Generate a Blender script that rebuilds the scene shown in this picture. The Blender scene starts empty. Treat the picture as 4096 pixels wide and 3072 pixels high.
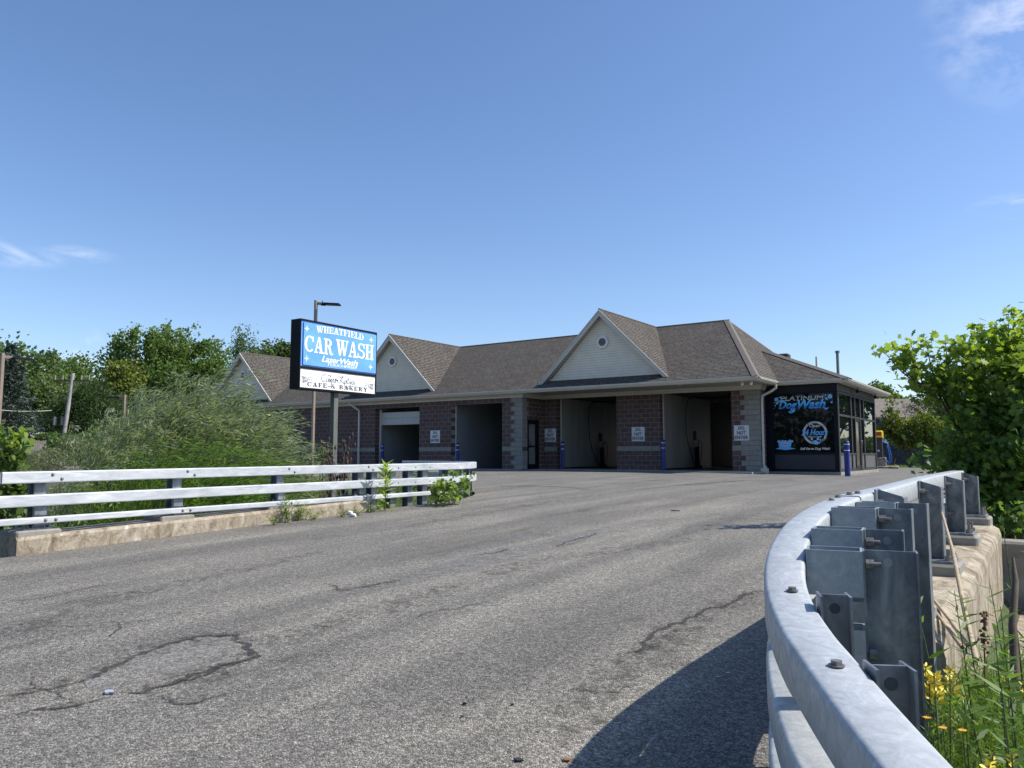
import bpy, math, random
import numpy as np
from mathutils import Vector, Matrix
from mathutils.geometry import delaunay_2d_cdt
R_ = math.radians
random.seed(7); rng = np.random.default_rng(7)
C = bpy.context.scene.collection
sc = bpy.context.scene
# ------------------------------------------------------------------ camera, sky, sun, exposure
YAW, PITCH, EYE = 0.6063, 0.0913, 0.632      # world axes follow the building: X along its front, Y into it
cam = bpy.data.objects.new('camera', bpy.data.cameras.new('camera')); C.objects.link(cam)
cam.location = (0, 0, EYE); cam.rotation_euler = (math.pi/2 + PITCH, 0, YAW)
cam.data.sensor_width = 36; cam.data.lens = 36*3105.9/4096; cam.data.clip_start = .05; cam.data.clip_end = 3000
sc.camera = cam
SUN_AZ, SUN_EL = R_(58), R_(47)              # azimuth measured from +Y towards +X
sv = Vector((math.sin(SUN_AZ)*math.cos(SUN_EL), math.cos(SUN_AZ)*math.cos(SUN_EL), math.sin(SUN_EL)))
sun = bpy.data.objects.new('sun', bpy.data.lights.new('sun', 'SUN')); C.objects.link(sun)
sun.data.energy = 4.35; sun.data.angle = R_(.55); sun.data.color = (1, .95, .87)
sun.rotation_euler = sv.to_track_quat('Z', 'Y').to_euler()
w = bpy.data.worlds.new('World'); sc.world = w; w.use_nodes = True
N, L = w.node_tree.nodes, w.node_tree.links
N.clear()
out = N.new('ShaderNodeOutputWorld'); bg = N.new('ShaderNodeBackground'); bg.inputs[1].default_value = .122
sky = N.new('ShaderNodeTexSky'); sky.sky_type = 'NISHITA'; sky.sun_disc = False
sky.sun_elevation = SUN_EL; sky.sun_rotation = SUN_AZ; sky.air_density = 1.0; sky.dust_density = .6; sky.ozone_density = 3.2; sky.altitude = 100
FW = Vector((-math.sin(YAW)*math.cos(PITCH), math.cos(YAW)*math.cos(PITCH), math.sin(PITCH)))
RT = Vector((math.cos(YAW), math.sin(YAW), 0)); UP = RT.cross(FW)
def ray(u, v): return FW*3105.9 + RT*(u-2048) - UP*(v-1536)
def at(u, v, **k):                            # photo pixel -> point on a known plane or at a known distance
    d = ray(u, v)
    if 'X' in k: t = k['X']/d.x
    if 'Y' in k: t = k['Y']/d.y
    if 'Z' in k: t = (k['Z']-EYE)/d.z
    if 'D' in k: t = k['D']/(-d.x*math.sin(YAW)+d.y*math.cos(YAW))
    return Vector((d.x*t, d.y*t, d.z*t+EYE))
tc = N.new('ShaderNodeTexCoord'); prev = sky.outputs[0]
hs = N.new('ShaderNodeHueSaturation'); hs.inputs['Saturation'].default_value = 1.07; hs.inputs['Value'].default_value = 1
L.new(prev, hs.inputs['Color']); prev = hs.outputs[0]
wb = N.new('ShaderNodeMixRGB'); wb.blend_type = 'MULTIPLY'; wb.inputs[0].default_value = 1; wb.inputs[2].default_value = (.99, .97, 1.03, 1); L.new(prev, wb.inputs[1]); prev = wb.outputs[0]   # camera white balance leans cool
# thin clouds: each lives in its own part of the sky
for (u, v, rad, amt, sx, sz, sc_, seed) in [(4130, 20, .105, .36, 1, 1.6, 8, 0), (330, 1018, .042, .22, 1, 5, 8, 3), (60, 1010, .060, .22, 1, 4, 9, 5), (310, 1425, .045, .40, 1, 1.4, 14, 9), (4060, 820, .05, .22, 1, 4, 9, 2)]:
    d = ray(u, v).normalized()
    dist = N.new('ShaderNodeVectorMath'); dist.operation = 'SUBTRACT'; L.new(tc.outputs['Generated'], dist.inputs[0]); dist.inputs[1].default_value = d
    mp = N.new('ShaderNodeVectorMath'); mp.operation = 'MULTIPLY'; L.new(dist.outputs[0], mp.inputs[0]); mp.inputs[1].default_value = (1, 1, 1 if rad > .1 else sz*.8)
    ln = N.new('ShaderNodeVectorMath'); ln.operation = 'LENGTH'; L.new(mp.outputs[0], ln.inputs[0])
    rm = N.new('ShaderNodeMapRange'); rm.inputs[1].default_value = rad; rm.inputs[2].default_value = 0; L.new(ln.outputs['Value'], rm.inputs[0])
    sv2 = N.new('ShaderNodeVectorMath'); sv2.operation = 'MULTIPLY'; L.new(tc.outputs['Generated'], sv2.inputs[0]); sv2.inputs[1].default_value = (sx, sx, sz)
    nz = N.new('ShaderNodeTexNoise'); nz.inputs['Scale'].default_value = sc_; nz.inputs['Detail'].default_value = 7; nz.inputs['Roughness'].default_value = .62; nz.inputs['Distortion'].default_value = .6
    ad = N.new('ShaderNodeVectorMath'); ad.operation = 'ADD'; L.new(sv2.outputs[0], ad.inputs[0]); ad.inputs[1].default_value = (seed, seed*.7, 0); L.new(ad.outputs[0], nz.inputs['Vector'])
    r2 = N.new('ShaderNodeMapRange'); r2.inputs[1].default_value = .44; r2.inputs[2].default_value = .72; L.new(nz.outputs[0], r2.inputs[0])
    mu = N.new('ShaderNodeMath'); mu.operation = 'MULTIPLY'; L.new(rm.outputs[0], mu.inputs[0]); L.new(r2.outputs[0], mu.inputs[1])
    m2 = N.new('ShaderNodeMath'); m2.operation = 'MULTIPLY'; m2.use_clamp = True; L.new(mu.outputs[0], m2.inputs[0]); m2.inputs[1].default_value = amt*2.2
    mx = N.new('ShaderNodeMixRGB'); L.new(m2.outputs[0], mx.inputs[0]); L.new(prev, mx.inputs[1]); mx.inputs[2].default_value = (7.5, 7.6, 8.2, 1)
    prev = mx.outputs[0]
L.new(prev, bg.inputs[0]); L.new(bg.outputs[0], out.inputs[0])
sc.view_settings.view_transform = 'Standard'; sc.view_settings.look = 'None'; sc.view_settings.gamma = 1
sc.view_settings.exposure = .50
sc.cycles.max_bounces = 6; sc.cycles.transparent_max_bounces = 12
sc.cycles.use_adaptive_sampling = True
# ------------------------------------------------------------------ material helpers
def nmat(name):
    m = bpy.data.materials.new(name); m.use_nodes = True
    nt = m.node_tree; b = nt.nodes['Principled BSDF']
    return m, nt, b
def node(nt, typ, **kw):
    n = nt.nodes.new(typ)
    for k, v in kw.items(): setattr(n, k, v)
    return n
def setin(n, **kw):
    for k, v in kw.items(): n.inputs[k].default_value = v
    return n
def ramp(nt, src, stops):
    r = node(nt, 'ShaderNodeValToRGB'); nt.links.new(src, r.inputs[0]); e = r.color_ramp.elements
    while len(e) < len(stops): e.new(.5)
    for el, (p, c) in zip(e, stops): el.position = p; el.color = (*c, 1) if len(c) == 3 else c
    return r.outputs[0]
def posn(nt, scale=(1, 1, 1), off=(0, 0, 0)):
    g = node(nt, 'ShaderNodeNewGeometry'); m = node(nt, 'ShaderNodeMapping'); nt.links.new(g.outputs['Position'], m.inputs[0])
    m.inputs['Scale'].default_value = scale; m.inputs['Location'].default_value = off
    return m.outputs[0]
def noise(nt, vec, scale, detail=4, rough=.55, dist=0):
    n = setin(node(nt, 'ShaderNodeTexNoise'), Scale=scale, Detail=detail, Roughness=rough, Distortion=dist)
    nt.links.new(vec, n.inputs['Vector']); return n.outputs[0]
def mix(nt, f, a, b, mode='MIX'):
    x = node(nt, 'ShaderNodeMixRGB', blend_type=mode)
    for i, q in enumerate((f, a, b)):
        if isinstance(q, (int, float)): x.inputs[i].default_value = q if i == 0 else (q, q, q, 1)
        elif isinstance(q, tuple): x.inputs[i].default_value = (*q, 1)
        else: nt.links.new(q, x.inputs[i])
    return x.outputs[0]
def math_(nt, op, a, b=0, clamp=False):
    x = node(nt, 'ShaderNodeMath', operation=op, use_clamp=clamp)
    for i, q in enumerate((a, b)):
        if isinstance(q, (int, float)): x.inputs[i].default_value = q
        else: nt.links.new(q, x.inputs[i])
    return x.outputs[0]
def bump(nt, b, h, strength=.5, dist=.01):
    n = setin(node(nt, 'ShaderNodeBump'), Strength=strength, Distance=dist); nt.links.new(h, n.inputs['Height']); nt.links.new(n.outputs[0], b.inputs['Normal'])
def plain(name, col, rough=.6, metal=0, var=.15, scale=6, bmp=0, spec=.5):
    m, nt, b = nmat(name); v = posn(nt)
    n = noise(nt, v, scale, 5)
    c1 = tuple(max(0, c*(1-var)) for c in col); c2 = tuple(c*(1+var) for c in col)
    nt.links.new(ramp(nt, n, [(.3, c1), (.7, c2)]), b.inputs['Base Color'])
    setin(b, Roughness=rough, Metallic=metal); b.inputs['Specular IOR Level'].default_value = spec
    if bmp: bump(nt, b, noise(nt, v, scale*8, 3), bmp, .005)
    return m
def foliage_mat(name, c1, c2, trans=.45, rough=.5, scale=1.2, spec=.35):
    m, nt, b = nmat(name)
    g = node(nt, 'ShaderNodeNewGeometry')
    n = noise(nt, posn(nt), scale, 2)
    f = math_(nt, 'ADD', math_(nt, 'MULTIPLY', g.outputs['Random Per Island'], .6), math_(nt, 'MULTIPLY', n, .5))
    col = ramp(nt, f, [(.15, c1), (.9, c2)])
    nt.links.new(col, b.inputs['Base Color']); setin(b, Roughness=rough); b.inputs['Specular IOR Level'].default_value = spec
    t = node(nt, 'ShaderNodeBsdfTranslucent'); nt.links.new(mix(nt, 1, col, (1.25, 1.35, .55), 'MULTIPLY'), t.inputs[0])
    ms = node(nt, 'ShaderNodeMixShader'); ms.inputs[0].default_value = trans
    nt.links.new(b.outputs[0], ms.inputs[1]); nt.links.new(t.outputs[0], ms.inputs[2])
    nt.links.new(ms.outputs[0], nt.nodes['Material Output'].inputs[0]); return m
# ------------------------------------------------------------------ mesh helpers
ORG = {}
def link(name, me, mat, parent=None, org=None):
    o = bpy.data.objects.new(name, me); C.objects.link(o)
    if mat is not None: me.materials.append(mat)
    if parent is not None: o.parent = parent; ORG[o.name] = ORG[parent.name]
    else:
        p = Vector(org) if org is not None else Vector((0, 0, 0)); o.location = p; ORG[o.name] = p
    return o
def tag(o, label=None, cat=None, group=None, kind=None):
    for k, v in (('label', label), ('category', cat), ('group', group), ('kind', kind)):
        if v: o[k] = v
    return o
def thing(name, label, cat, loc, group=None):
    o = bpy.data.objects.new(name, None); C.objects.link(o); o.location = loc; ORG[o.name] = Vector(loc); o.empty_display_size = .2
    return tag(o, label, cat, group)
class MB:
    def __init__(s): s.v = []; s.f = []; s.sm = []
    def add(s, vs, fs, smooth=False):
        k = len(s.v); s.v += [tuple(p) for p in vs]; s.f += [tuple(i+k for i in f) for f in fs]; s.sm += [smooth]*len(fs); return s
    def box(s, x0, y0, z0, x1, y1, z1, M=None):
        x0, x1 = min(x0, x1), max(x0, x1); y0, y1 = min(y0, y1), max(y0, y1); z0, z1 = min(z0, z1), max(z0, z1)
        vs = [(x, y, z) for z in (z0, z1) for y in (y0, y1) for x in (x0, x1)]
        if M is not None: vs = [tuple(M @ Vector(p)) for p in vs]
        return s.add(vs, [(0, 2, 3, 1), (4, 5, 7, 6), (0, 1, 5, 4), (2, 6, 7, 3), (0, 4, 6, 2), (1, 3, 7, 5)])
    def cbox(s, x0, y0, z0, x1, y1, z1, c=.01, M=None):   # box with chamfered vertical and top edges
        x0, x1 = min(x0, x1), max(x0, x1); y0, y1 = min(y0, y1), max(y0, y1)
        def ringp(i, z): return [(x0+i+c, y0+i, z), (x1-i-c, y0+i, z), (x1-i, y0+i+c, z), (x1-i, y1-i-c, z), (x1-i-c, y1-i, z), (x0+i+c, y1-i, z), (x0+i, y1-i-c, z), (x0+i, y0+i+c, z)]
        rs = [ringp(0, z0), ringp(0, z1-c), ringp(c, z1)]
        vs = sum(rs, []); fs = [(7, 6, 5, 4, 3, 2, 1, 0), tuple(range(16, 24))]
        for r in range(2):
            for i in range(8): j = (i+1) % 8; fs.append((r*8+i, r*8+j, r*8+8+j, r*8+8+i))
        if M is not None: vs = [tuple(M @ Vector(p)) for p in vs]
        return s.add(vs, fs)
    def tube(s, pts, r, n=8, cap=True, smooth=True):
        pts = [Vector(p) for p in pts]; m = len(pts); rs = r if isinstance(r, (list, tuple)) else [r]*m
        vs = []; a = None
        for i, p in enumerate(pts):
            t = (pts[min(i+1, m-1)] - pts[max(i-1, 0)]).normalized()
            if a is None: a = t.orthogonal().normalized()
            else:
                a = (a - t*a.dot(t))
                a = a.normalized() if a.length > 1e-6 else t.orthogonal().normalized()
            b = t.cross(a)
            vs += [tuple(p + (a*math.cos(2*math.pi*k/n) + b*math.sin(2*math.pi*k/n))*rs[i]) for k in range(n)]
        fs = []
        for i in range(m-1):
            for k in range(n): j = (k+1) % n; fs.append((i*n+k, i*n+j, (i+1)*n+j, (i+1)*n+k))
        s.add(vs, fs, smooth)
        if cap and n > 2: s.add([vs[k] for k in range(n)][::-1], [tuple(range(n))]); s.add(vs[-n:], [tuple(range(n))])
        return s
    def poly(s, pts): return s.add(pts, [tuple(range(len(pts)))])
    def prism(s, pts, vec):                                # closed polygon pushed along vec
        n = len(pts); q = [tuple(Vector(p)+Vector(vec)) for p in pts]
        return s.add(list(pts)+q, [tuple(range(n))[::-1], tuple(range(n, 2*n))] + [(i, (i+1) % n, n+(i+1) % n, n+i) for i in range(n)])
    def sweep(s, prof, pts, nrm, closed=True, caps=True):  # prof: (side, up) pairs; pts path; nrm(i) side vector
        n = len(prof); vs = []
        for i, p in enumerate(pts):
            w_ = nrm[i]
            vs += [(p[0]+w_[0]*a, p[1]+w_[1]*a, p[2]+b) for a, b in prof]
        fs = []
        for i in range(len(pts)-1):
            for k in range(n if closed else n-1): j = (k+1) % n; fs.append((i*n+k, (i+1)*n+k, (i+1)*n+j, i*n+j))
        s.add(vs, fs)
        if caps: s.add(vs[:n], [tuple(range(n))]); s.add(vs[-n:], [tuple(range(n))[::-1]])
        return s
    def pieces(s, gap=.03):
        par = list(range(len(s.v)))
        def fnd(i):
            while par[i] != i: par[i] = par[par[i]]; i = par[i]
            return i
        for f in s.f:
            r = fnd(f[0])
            for i in f[1:]: par[fnd(i)] = r
        comp = {}
        for fi, f in enumerate(s.f): comp.setdefault(fnd(f[0]), []).append(fi)
        cl = []
        for fl in comp.values():
            P = [s.v[i] for fi in fl for i in s.f[fi]]; lo = [min(p[k] for p in P)-gap/2 for k in range(3)]; hi = [max(p[k] for p in P)+gap/2 for k in range(3)]; cur = [lo, hi, fl]
            merged = True
            while merged:
                merged = False
                for c in cl:
                    if all(c[0][k] <= cur[1][k] and cur[0][k] <= c[1][k] for k in range(3)):
                        cur = [[min(a, b) for a, b in zip(c[0], cur[0])], [max(a, b) for a, b in zip(c[1], cur[1])], c[2]+cur[2]]; cl.remove(c); merged = True; break
            cl.append(cur)
        res = []
        for _, _, fl in sorted(cl, key=lambda c: c[0][0]):
            m = MB(); mp = {}
            for fi in sorted(fl):
                for i in s.f[fi]:
                    if i not in mp: mp[i] = len(m.v); m.v.append(s.v[i])
                m.f.append(tuple(mp[i] for i in s.f[fi])); m.sm.append(s.sm[fi])
            res.append(m)
        return res
    def split(s, name, mat, parent, gap=.03): return [m.build(name, mat, parent) for m in s.pieces(gap)]
    def build(s, name, mat, parent=None, org=None, smooth_all=False):
        o_ = ORG[parent.name] if parent is not None else (Vector(org) if org is not None else Vector((0, 0, 0)))
        me = bpy.data.meshes.new(name)
        me.from_pydata([(a-o_.x, b-o_.y, c-o_.z) for a, b, c in s.v], [], s.f); me.update()
        me.polygons.foreach_set('use_smooth', [True]*len(s.f) if smooth_all else s.sm)
        return link(name, me, mat, parent, o_)
def raw_mesh(name, V, k, mat, parent=None, org=None):      # V: (n*k,3) numpy, one k-gon per leaf
    o_ = ORG[parent.name] if parent is not None else (Vector(org) if org is not None else Vector((0, 0, 0)))
    n = len(V)//k; me = bpy.data.meshes.new(name)
    me.vertices.add(len(V)); me.vertices.foreach_set('co', (V - np.array(o_)).astype(np.float32).ravel())
    me.loops.add(len(V)); me.loops.foreach_set('vertex_index', np.arange(len(V), dtype=np.int32))
    me.polygons.add(n); me.polygons.foreach_set('loop_start', np.arange(0, n*k, k, dtype=np.int32)); me.polygons.foreach_set('loop_total', np.full(n, k, dtype=np.int32))
    me.update(calc_edges=True); me.validate()
    return link(name, me, mat, parent, o_)
def copy_part(o, parent, dloc):
    c = o.copy(); C.objects.link(c); c.parent = parent; c.location = Vector(o.location) + Vector(dloc)
    for ch in list(o.children):
        g = ch.copy(); C.objects.link(g); g.parent = c
    return c
SHAPES = {
 'quad': [(-.5, 0), (0, -.5), (.5, 0), (0, .5)],
 'leaf': [(-.5, 0), (-.15, -.32), (.2, -.28), (.5, 0), (.2, .28), (-.15, .32)],
 'lance': [(-.5, 0), (-.1, -.5), (.5, 0), (-.1, .5)],
 'maple': [(-.5, 0), (-.32, -.1), (-.34, -.42), (-.12, -.26), (.1, -.52), (.12, -.2), (.28, -.2), (.5, 0), (.28, .2), (.12, .2), (.1, .52), (-.12, .26), (-.34, .42), (-.32, .1)]}
def leaf_verts(P, L_, W_, shape='quad', axis=None, jit=1.0, nrm=None, njit=.6):
    n = len(P); s = np.array(SHAPES[shape])
    a = rng.normal(size=(n, 3)); a /= np.linalg.norm(a, axis=1)[:, None]
    if axis is not None: a = np.asarray(axis)*1.0 + a*jit; a /= np.linalg.norm(a, axis=1)[:, None]
    b = rng.normal(size=(n, 3))
    if nrm is not None: b = np.cross(np.asarray(nrm) + b*njit, a)
    b = b - a*np.sum(a*b, 1)[:, None]; b /= np.linalg.norm(b, axis=1)[:, None]+1e-9
    sz = rng.uniform(.65, 1.3, n)
    V = P[:, None, :] + a[:, None, :]*(s[None, :, 0:1]*(L_*sz)[:, None, None]) + b[:, None, :]*(s[None, :, 1:2]*(W_*sz)[:, None, None])
    return V.reshape(-1, 3), len(s)
# ------------------------------------------------------------------ terrain
def road_z(x, y):
    z = -.81+.0325*y if y < 13 else -.3875+.026*(y-13)
    z = min(z, -.02) if y > 0 else -.81
    f = min(1, max(0, (x+13)/6))*min(1, max(0, (y-18)/8))
    return z - .115*f
def sm(a, b, x): t = min(1, max(0, (x-a)/(b-a))); return t*t*(3-2*t)
def ground_z(x, y):
    z = road_z(x, y) - .08
    if x < -11.4:
        d = sm(-11.4, -12.6, x)
        z -= d*1.25*(sm(2.5, 5, y) - sm(10.5, 15.5, y)) + d*.12
        if x < -17: z += .1*sm(-17, -20, x)
    if x > -.58:
        d = sm(-.62, -.45, x)
        z = z*(1-d) + d*(-1.02 - .30*sm(2.5, 8, y) + .75*sm(11.2, 13.5, y))
    return z
def gridmesh(xs, ys, f):
    vs = [(x, y, f(x, y)) for y in ys for x in xs]; nx = len(xs)
    return vs, [(j*nx+i, j*nx+i+1, (j+1)*nx+i+1, (j+1)*nx+i) for j in range(len(ys)-1) for i in range(nx-1)]
def axis_pts(lo, hi, a, b, d):
    p = list(np.arange(a, b+d/2, d)); s = d; x = a
    while x > lo: s *= 1.35; x -= s; p.insert(0, x)
    s = d; x = p[-1]
    while x < hi: s *= 1.35; x += s; p.append(x)
    return p
m_ground, nt, b = nmat('soil_and_turf')
v = posn(nt); c = mix(nt, ramp(nt, noise(nt, v, .6, 5), [(.35, (0, 0, 0)), (.65, (1, 1, 1))]), ramp(nt, noise(nt, v, 9, 5), [(.3, (.035, .05, .018)), (.7, (.075, .105, .03))]), (.10, .085, .055))
nt.links.new(c, b.inputs['Base Color']); setin(b, Roughness=.95); bump(nt, b, noise(nt, v, 14, 5), .8, .05)
g = MB(); g.add(*gridmesh(axis_pts(-700, 700, -24, 6, .5), axis_pts(-700, 700, -2, 20, .5), ground_z)); tag(g.build('ground', m_ground), kind='structure')
# asphalt outline
def asphalt_poly():
    p = [(-.93, -8), (-.93, 16.5)]
    for a in np.linspace(180, 90, 9): p.append((3.4+4.33*math.cos(R_(a)), 16.5+4.3*math.sin(R_(a))))
    p += [(24, 20.8), (24, 46), (9, 51), (-10, 52.5), (-60, 52.5), (-60, 18.6), (-19, 18.4), (-16.4, 17.6)]
    for a in np.linspace(80, 0, 10): p.append((-15.45+4.45*math.cos(R_(a)), 12.9+4.4*math.sin(R_(a))))
    p += [(-11, -8)]
    return p
poly = asphalt_poly()
def inside(x, y, P):
    c = False; j = len(P)-1
    for i in range(len(P)):
        if (P[i][1] > y) != (P[j][1] > y) and x < (P[j][0]-P[i][0])*(y-P[i][1])/(P[j][1]-P[i][1])+P[i][0]: c = not c
        j = i
    return c
_p = []
for i_, a_ in enumerate(poly):
    b__ = poly[(i_+1) % len(poly)]; n_ = max(1, int(math.hypot(b__[0]-a_[0], b__[1]-a_[1])/.8)); _p += [(a_[0]+(b__[0]-a_[0])*k_/n_, a_[1]+(b__[1]-a_[1])*k_/n_) for k_ in range(n_)]
pts = [Vector(p) for p in _p]; nb = len(pts)
for y in np.arange(-7.5, 52, .75):
    for x in np.arange(-59.5, 24, 1.25 if y > 18 else .75):
        if inside(x, y, poly) and min((x-p[0])**2+(y-p[1])**2 for p in _p) > .15: pts.append(Vector((x, y)))
vo, eo, fo, *_ = delaunay_2d_cdt(pts, [(i, (i+1) % nb) for i in range(nb)], [], 1, 1e-4)
m_asph, nt, b = nmat('worn_asphalt')
v = posn(nt)
vor = setin(node(nt, 'ShaderNodeTexVoronoi'), Scale=105.0, Randomness=1.0); nt.links.new(v, vor.inputs['Vector'])
sep = node(nt, 'ShaderNodeSeparateColor'); nt.links.new(vor.outputs['Color'], sep.inputs[0])
stone = ramp(nt, sep.outputs[0], [(0, (.080, .076, .067)), (.40, (.152, .144, .129)), (.72, (.225, .214, .190)), (1, (.355, .336, .30))])
big = noise(nt, posn(nt, (1.1, .28, 1)), 1.1, 5, .6, .4)
mid = noise(nt, v, 26, 4, .7)
c = mix(nt, .85, stone, ramp(nt, mid, [(.3, (.55, .55, .55)), (.7, (1.45, 1.44, 1.42))]), 'MULTIPLY')
c = mix(nt, .9, c, ramp(nt, big, [(.28, (.74, .74, .75)), (.52, (1.0, .995, .98)), (.75, (1.32, 1.30, 1.25))]), 'MULTIPLY')
lane = noise(nt, posn(nt, (1.6, .05, 1)), 1.0, 3, .5, .2)      # wheel polish runs along the road
c = mix(nt, .75, c, ramp(nt, lane, [(.35, (.78, .78, .79)), (.62, (1.22, 1.21, 1.18))]), 'MULTIPLY')
gx = node(nt, 'ShaderNodeSeparateXYZ'); nt.links.new(v, gx.inputs[0])
far = math_(nt, 'MULTIPLY', math_(nt, 'SUBTRACT', gx.outputs[1], 15), .1, True)   # the lot beyond the bridge is a paler, smoother mix
c = mix(nt, math_(nt, 'MULTIPLY', far, .6), c, mix(nt, 1, ramp(nt, noise(nt, posn(nt, (.35, 1.3, 1)), 1.3, 6, .65), [(.3, (.125, .120, .110)), (.75, (.215, .205, .186))]), 1.0, 'MULTIPLY'))
wv_ = node(nt, 'ShaderNodeVectorMath', operation='ADD'); nt.links.new(v, wv_.inputs[0])
nn_ = setin(node(nt, 'ShaderNodeTexNoise'), Scale=1.3, Detail=5.0, Roughness=.7); nt.links.new(v, nn_.inputs['Vector']); sc3 = node(nt, 'ShaderNodeVectorMath', operation='SCALE'); nt.links.new(nn_.outputs['Color'], sc3.inputs[0]); sc3.inputs['Scale'].default_value = 1.1; nt.links.new(sc3.outputs[0], wv_.inputs[1])
ve = setin(node(nt, 'ShaderNodeTexVoronoi'), Scale=.36); ve.feature = 'DISTANCE_TO_EDGE'; nt.links.new(wv_.outputs[0], ve.inputs['Vector'])
cm = math_(nt, 'MULTIPLY', ramp(nt, ve.outputs['Distance'], [(.002, (1, 1, 1)), (.007, (0, 0, 0))]), ramp(nt, noise(nt, v, .45, 4, .7), [(.50, (0, 0, 0)), (.60, (1, 1, 1))]))
c = mix(nt, math_(nt, 'MULTIPLY', cm, .62), c, (.05, .048, .045))
stn = ramp(nt, noise(nt, posn(nt, (1, .6, 1), (3, 7, 0)), .9, 6, .72, .8), [(.56, (1, 1, 1)), (.68, (.70, .69, .68)), (.8, (.60, .59, .58))]); c = mix(nt, .85, c, stn, 'MULTIPLY')
nt.links.new(c, b.inputs['Base Color']); setin(b, Roughness=.85); b.inputs['Specular IOR Level'].default_value = .3
h = math_(nt, 'ADD', math_(nt, 'MULTIPLY', vor.outputs['Distance'], -1.0), math_(nt, 'MULTIPLY', mid, .8)); bump(nt, b, h, .9, .008)
g = MB(); g.add([(p.x, p.y, road_z(p.x, p.y)) for p in vo], [tuple(f) for f in fo], True); tag(g.build('asphalt_road', m_asph), kind='structure')
def strip(mb, path, w0, jit=.3, lift=.004, seed=0):
    r = random.Random(seed); P = []
    for i in range(len(path)-1):
        a, b_ = Vector(path[i]), Vector(path[i+1]); n = max(2, int((b_-a).length/.045))
        for k in range(n):
            P.append(a.lerp(b_, k/n))
    P.append(Vector(path[-1])); q = []; dx = dy = 0
    for i, p in enumerate(P):
        dx = dx*.8+r.uniform(-1, 1)*.012*jit/.3; dy = dy*.8+r.uniform(-1, 1)*.012*jit/.3; q.append(Vector((p.x+dx, p.y+dy)))
    vs = []
    for i, p in enumerate(q):
        t = (q[min(i+1, len(q)-1)]-q[max(0, i-1)]).normalized(); n = Vector((-t.y, t.x)); e = min(1, i/6, (len(q)-1-i)/6)
        ww = w0*max(.12, e)*r.uniform(.45, 1.25)/2
        for s_ in (-1, 1): pp = p+n*ww*s_; vs.append((pp.x, pp.y, road_z(pp.x, pp.y)+lift))
    mb.add(vs, [(2*i, 2*i+1, 2*i+3, 2*i+2) for i in range(len(q)-1)])
def gp(u, v):                                  # photo pixel of a point on the pavement
    z = -.5
    for _ in range(8): p = at(u, v, Z=z); z = road_z(p.x, p.y)
    return (p.x, p.y)
z1 = lambda a, b_: gp(a/1.08, 1900+b_/1.08)     # readings from enlarged crops
z2 = lambda a, b_: gp(1600+a/1.3825, 1900+b_/1.3825)
cr = MB(); CRK = []
for i, (pp, w0) in enumerate([
    ([z1(0, 955), z1(130, 938), z1(310, 900), z1(420, 845), z1(560, 785), z1(720, 735), z1(870, 702), z1(1010, 690), z1(1035, 740), z1(1050, 785), z1(930, 828), z1(760, 893), z1(640, 935), z1(520, 940)], .050),
    ([z1(1045, 790), z1(900, 860), z1(700, 920)], .04), ([z1(640, 945), z1(790, 990), z1(900, 965), z1(1080, 930)], .012), ([z1(0, 1045), z1(250, 1010), z1(470, 960)], .04),
    ([z1(500, 625), z1(545, 650), z1(470, 690), z1(460, 720)], .012), ([z1(1400, 470), z1(1470, 500), z1(1600, 480), z1(1760, 450)], .022), ([z1(0, 1060), z1(210, 1010), z1(330, 985)], .014),
    ([z2(60, 800), z2(300, 740), z2(560, 690)], .012), ([z2(1270, 1010), z2(1400, 930), z2(1500, 835), z2(1600, 805), z2(1680, 765), z2(1800, 730), z2(1900, 690), z2(2010, 630)], .034),
    ([z2(1490, 830), z2(1560, 828)], .03), ([z2(380, 445), z2(520, 430), z2(620, 400)], .035), ([z2(700, 1010), z2(900, 1000)], .008), ([z2(860, 400), z2(1100, 320)], .035),
    ([z2(980, 82), z2(1100, 82)], .05), ([z2(1690, 215), z2(1820, 222)], .035), ([z2(500, 60), z2(800, 62), z2(1050, 75)], .05), ([z2(1350, 20), z2(1540, 10)], .06), ([z2(1500, 60), z2(1900, 30), z2(2180, 25)], .06),
    ([z1(0, 560), z1(250, 520), z1(470, 470)], .015), ([z1(100, 870), z1(330, 985)], .006)]):
    strip(cr, pp, w0*.95+.012, .8, lift=.006, seed=i); CRK.append((pp, w0))
m_crack = plain('crack_dirt', (.045, .043, .041), .95, var=.3, scale=40); nt = m_crack.node_tree; b = nt.nodes['Principled BSDF']
tr = node(nt, 'ShaderNodeBsdfTransparent'); ms = node(nt, 'ShaderNodeMixShader'); nt.links.new(ramp(nt, noise(nt, posn(nt), 38, 4, .8), [(.40, (.15, .15, .15)), (.56, (.95, .95, .95))]), ms.inputs[0]); nt.links.new(tr.outputs[0], ms.inputs[1]); nt.links.new(b.outputs[0], ms.inputs[2]); nt.links.new(ms.outputs[0], nt.nodes['Material Output'].inputs[0])
tag(cr.build('pavement_cracks', m_crack), kind='structure')
m_smear, nt, b = nmat('ground_in_dirt'); setin(b, **{'Base Color': (.045, .043, .04, 1), 'Roughness': .95})
tr = node(nt, 'ShaderNodeBsdfTransparent'); ms = node(nt, 'ShaderNodeMixShader')
nt.links.new(ramp(nt, noise(nt, posn(nt), 9, 6, .8), [(.46, (0, 0, 0)), (.72, (.60, .60, .60))]), ms.inputs[0]); nt.links.new(tr.outputs[0], ms.inputs[1]); nt.links.new(b.outputs[0], ms.inputs[2]); nt.links.new(ms.outputs[0], nt.nodes['Material Output'].inputs[0])
sme = MB()
for i, (pp, w0) in enumerate(CRK):
    if w0 > .015: strip(sme, pp, w0*5+.10, .5, lift=.003, seed=50+i)
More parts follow.
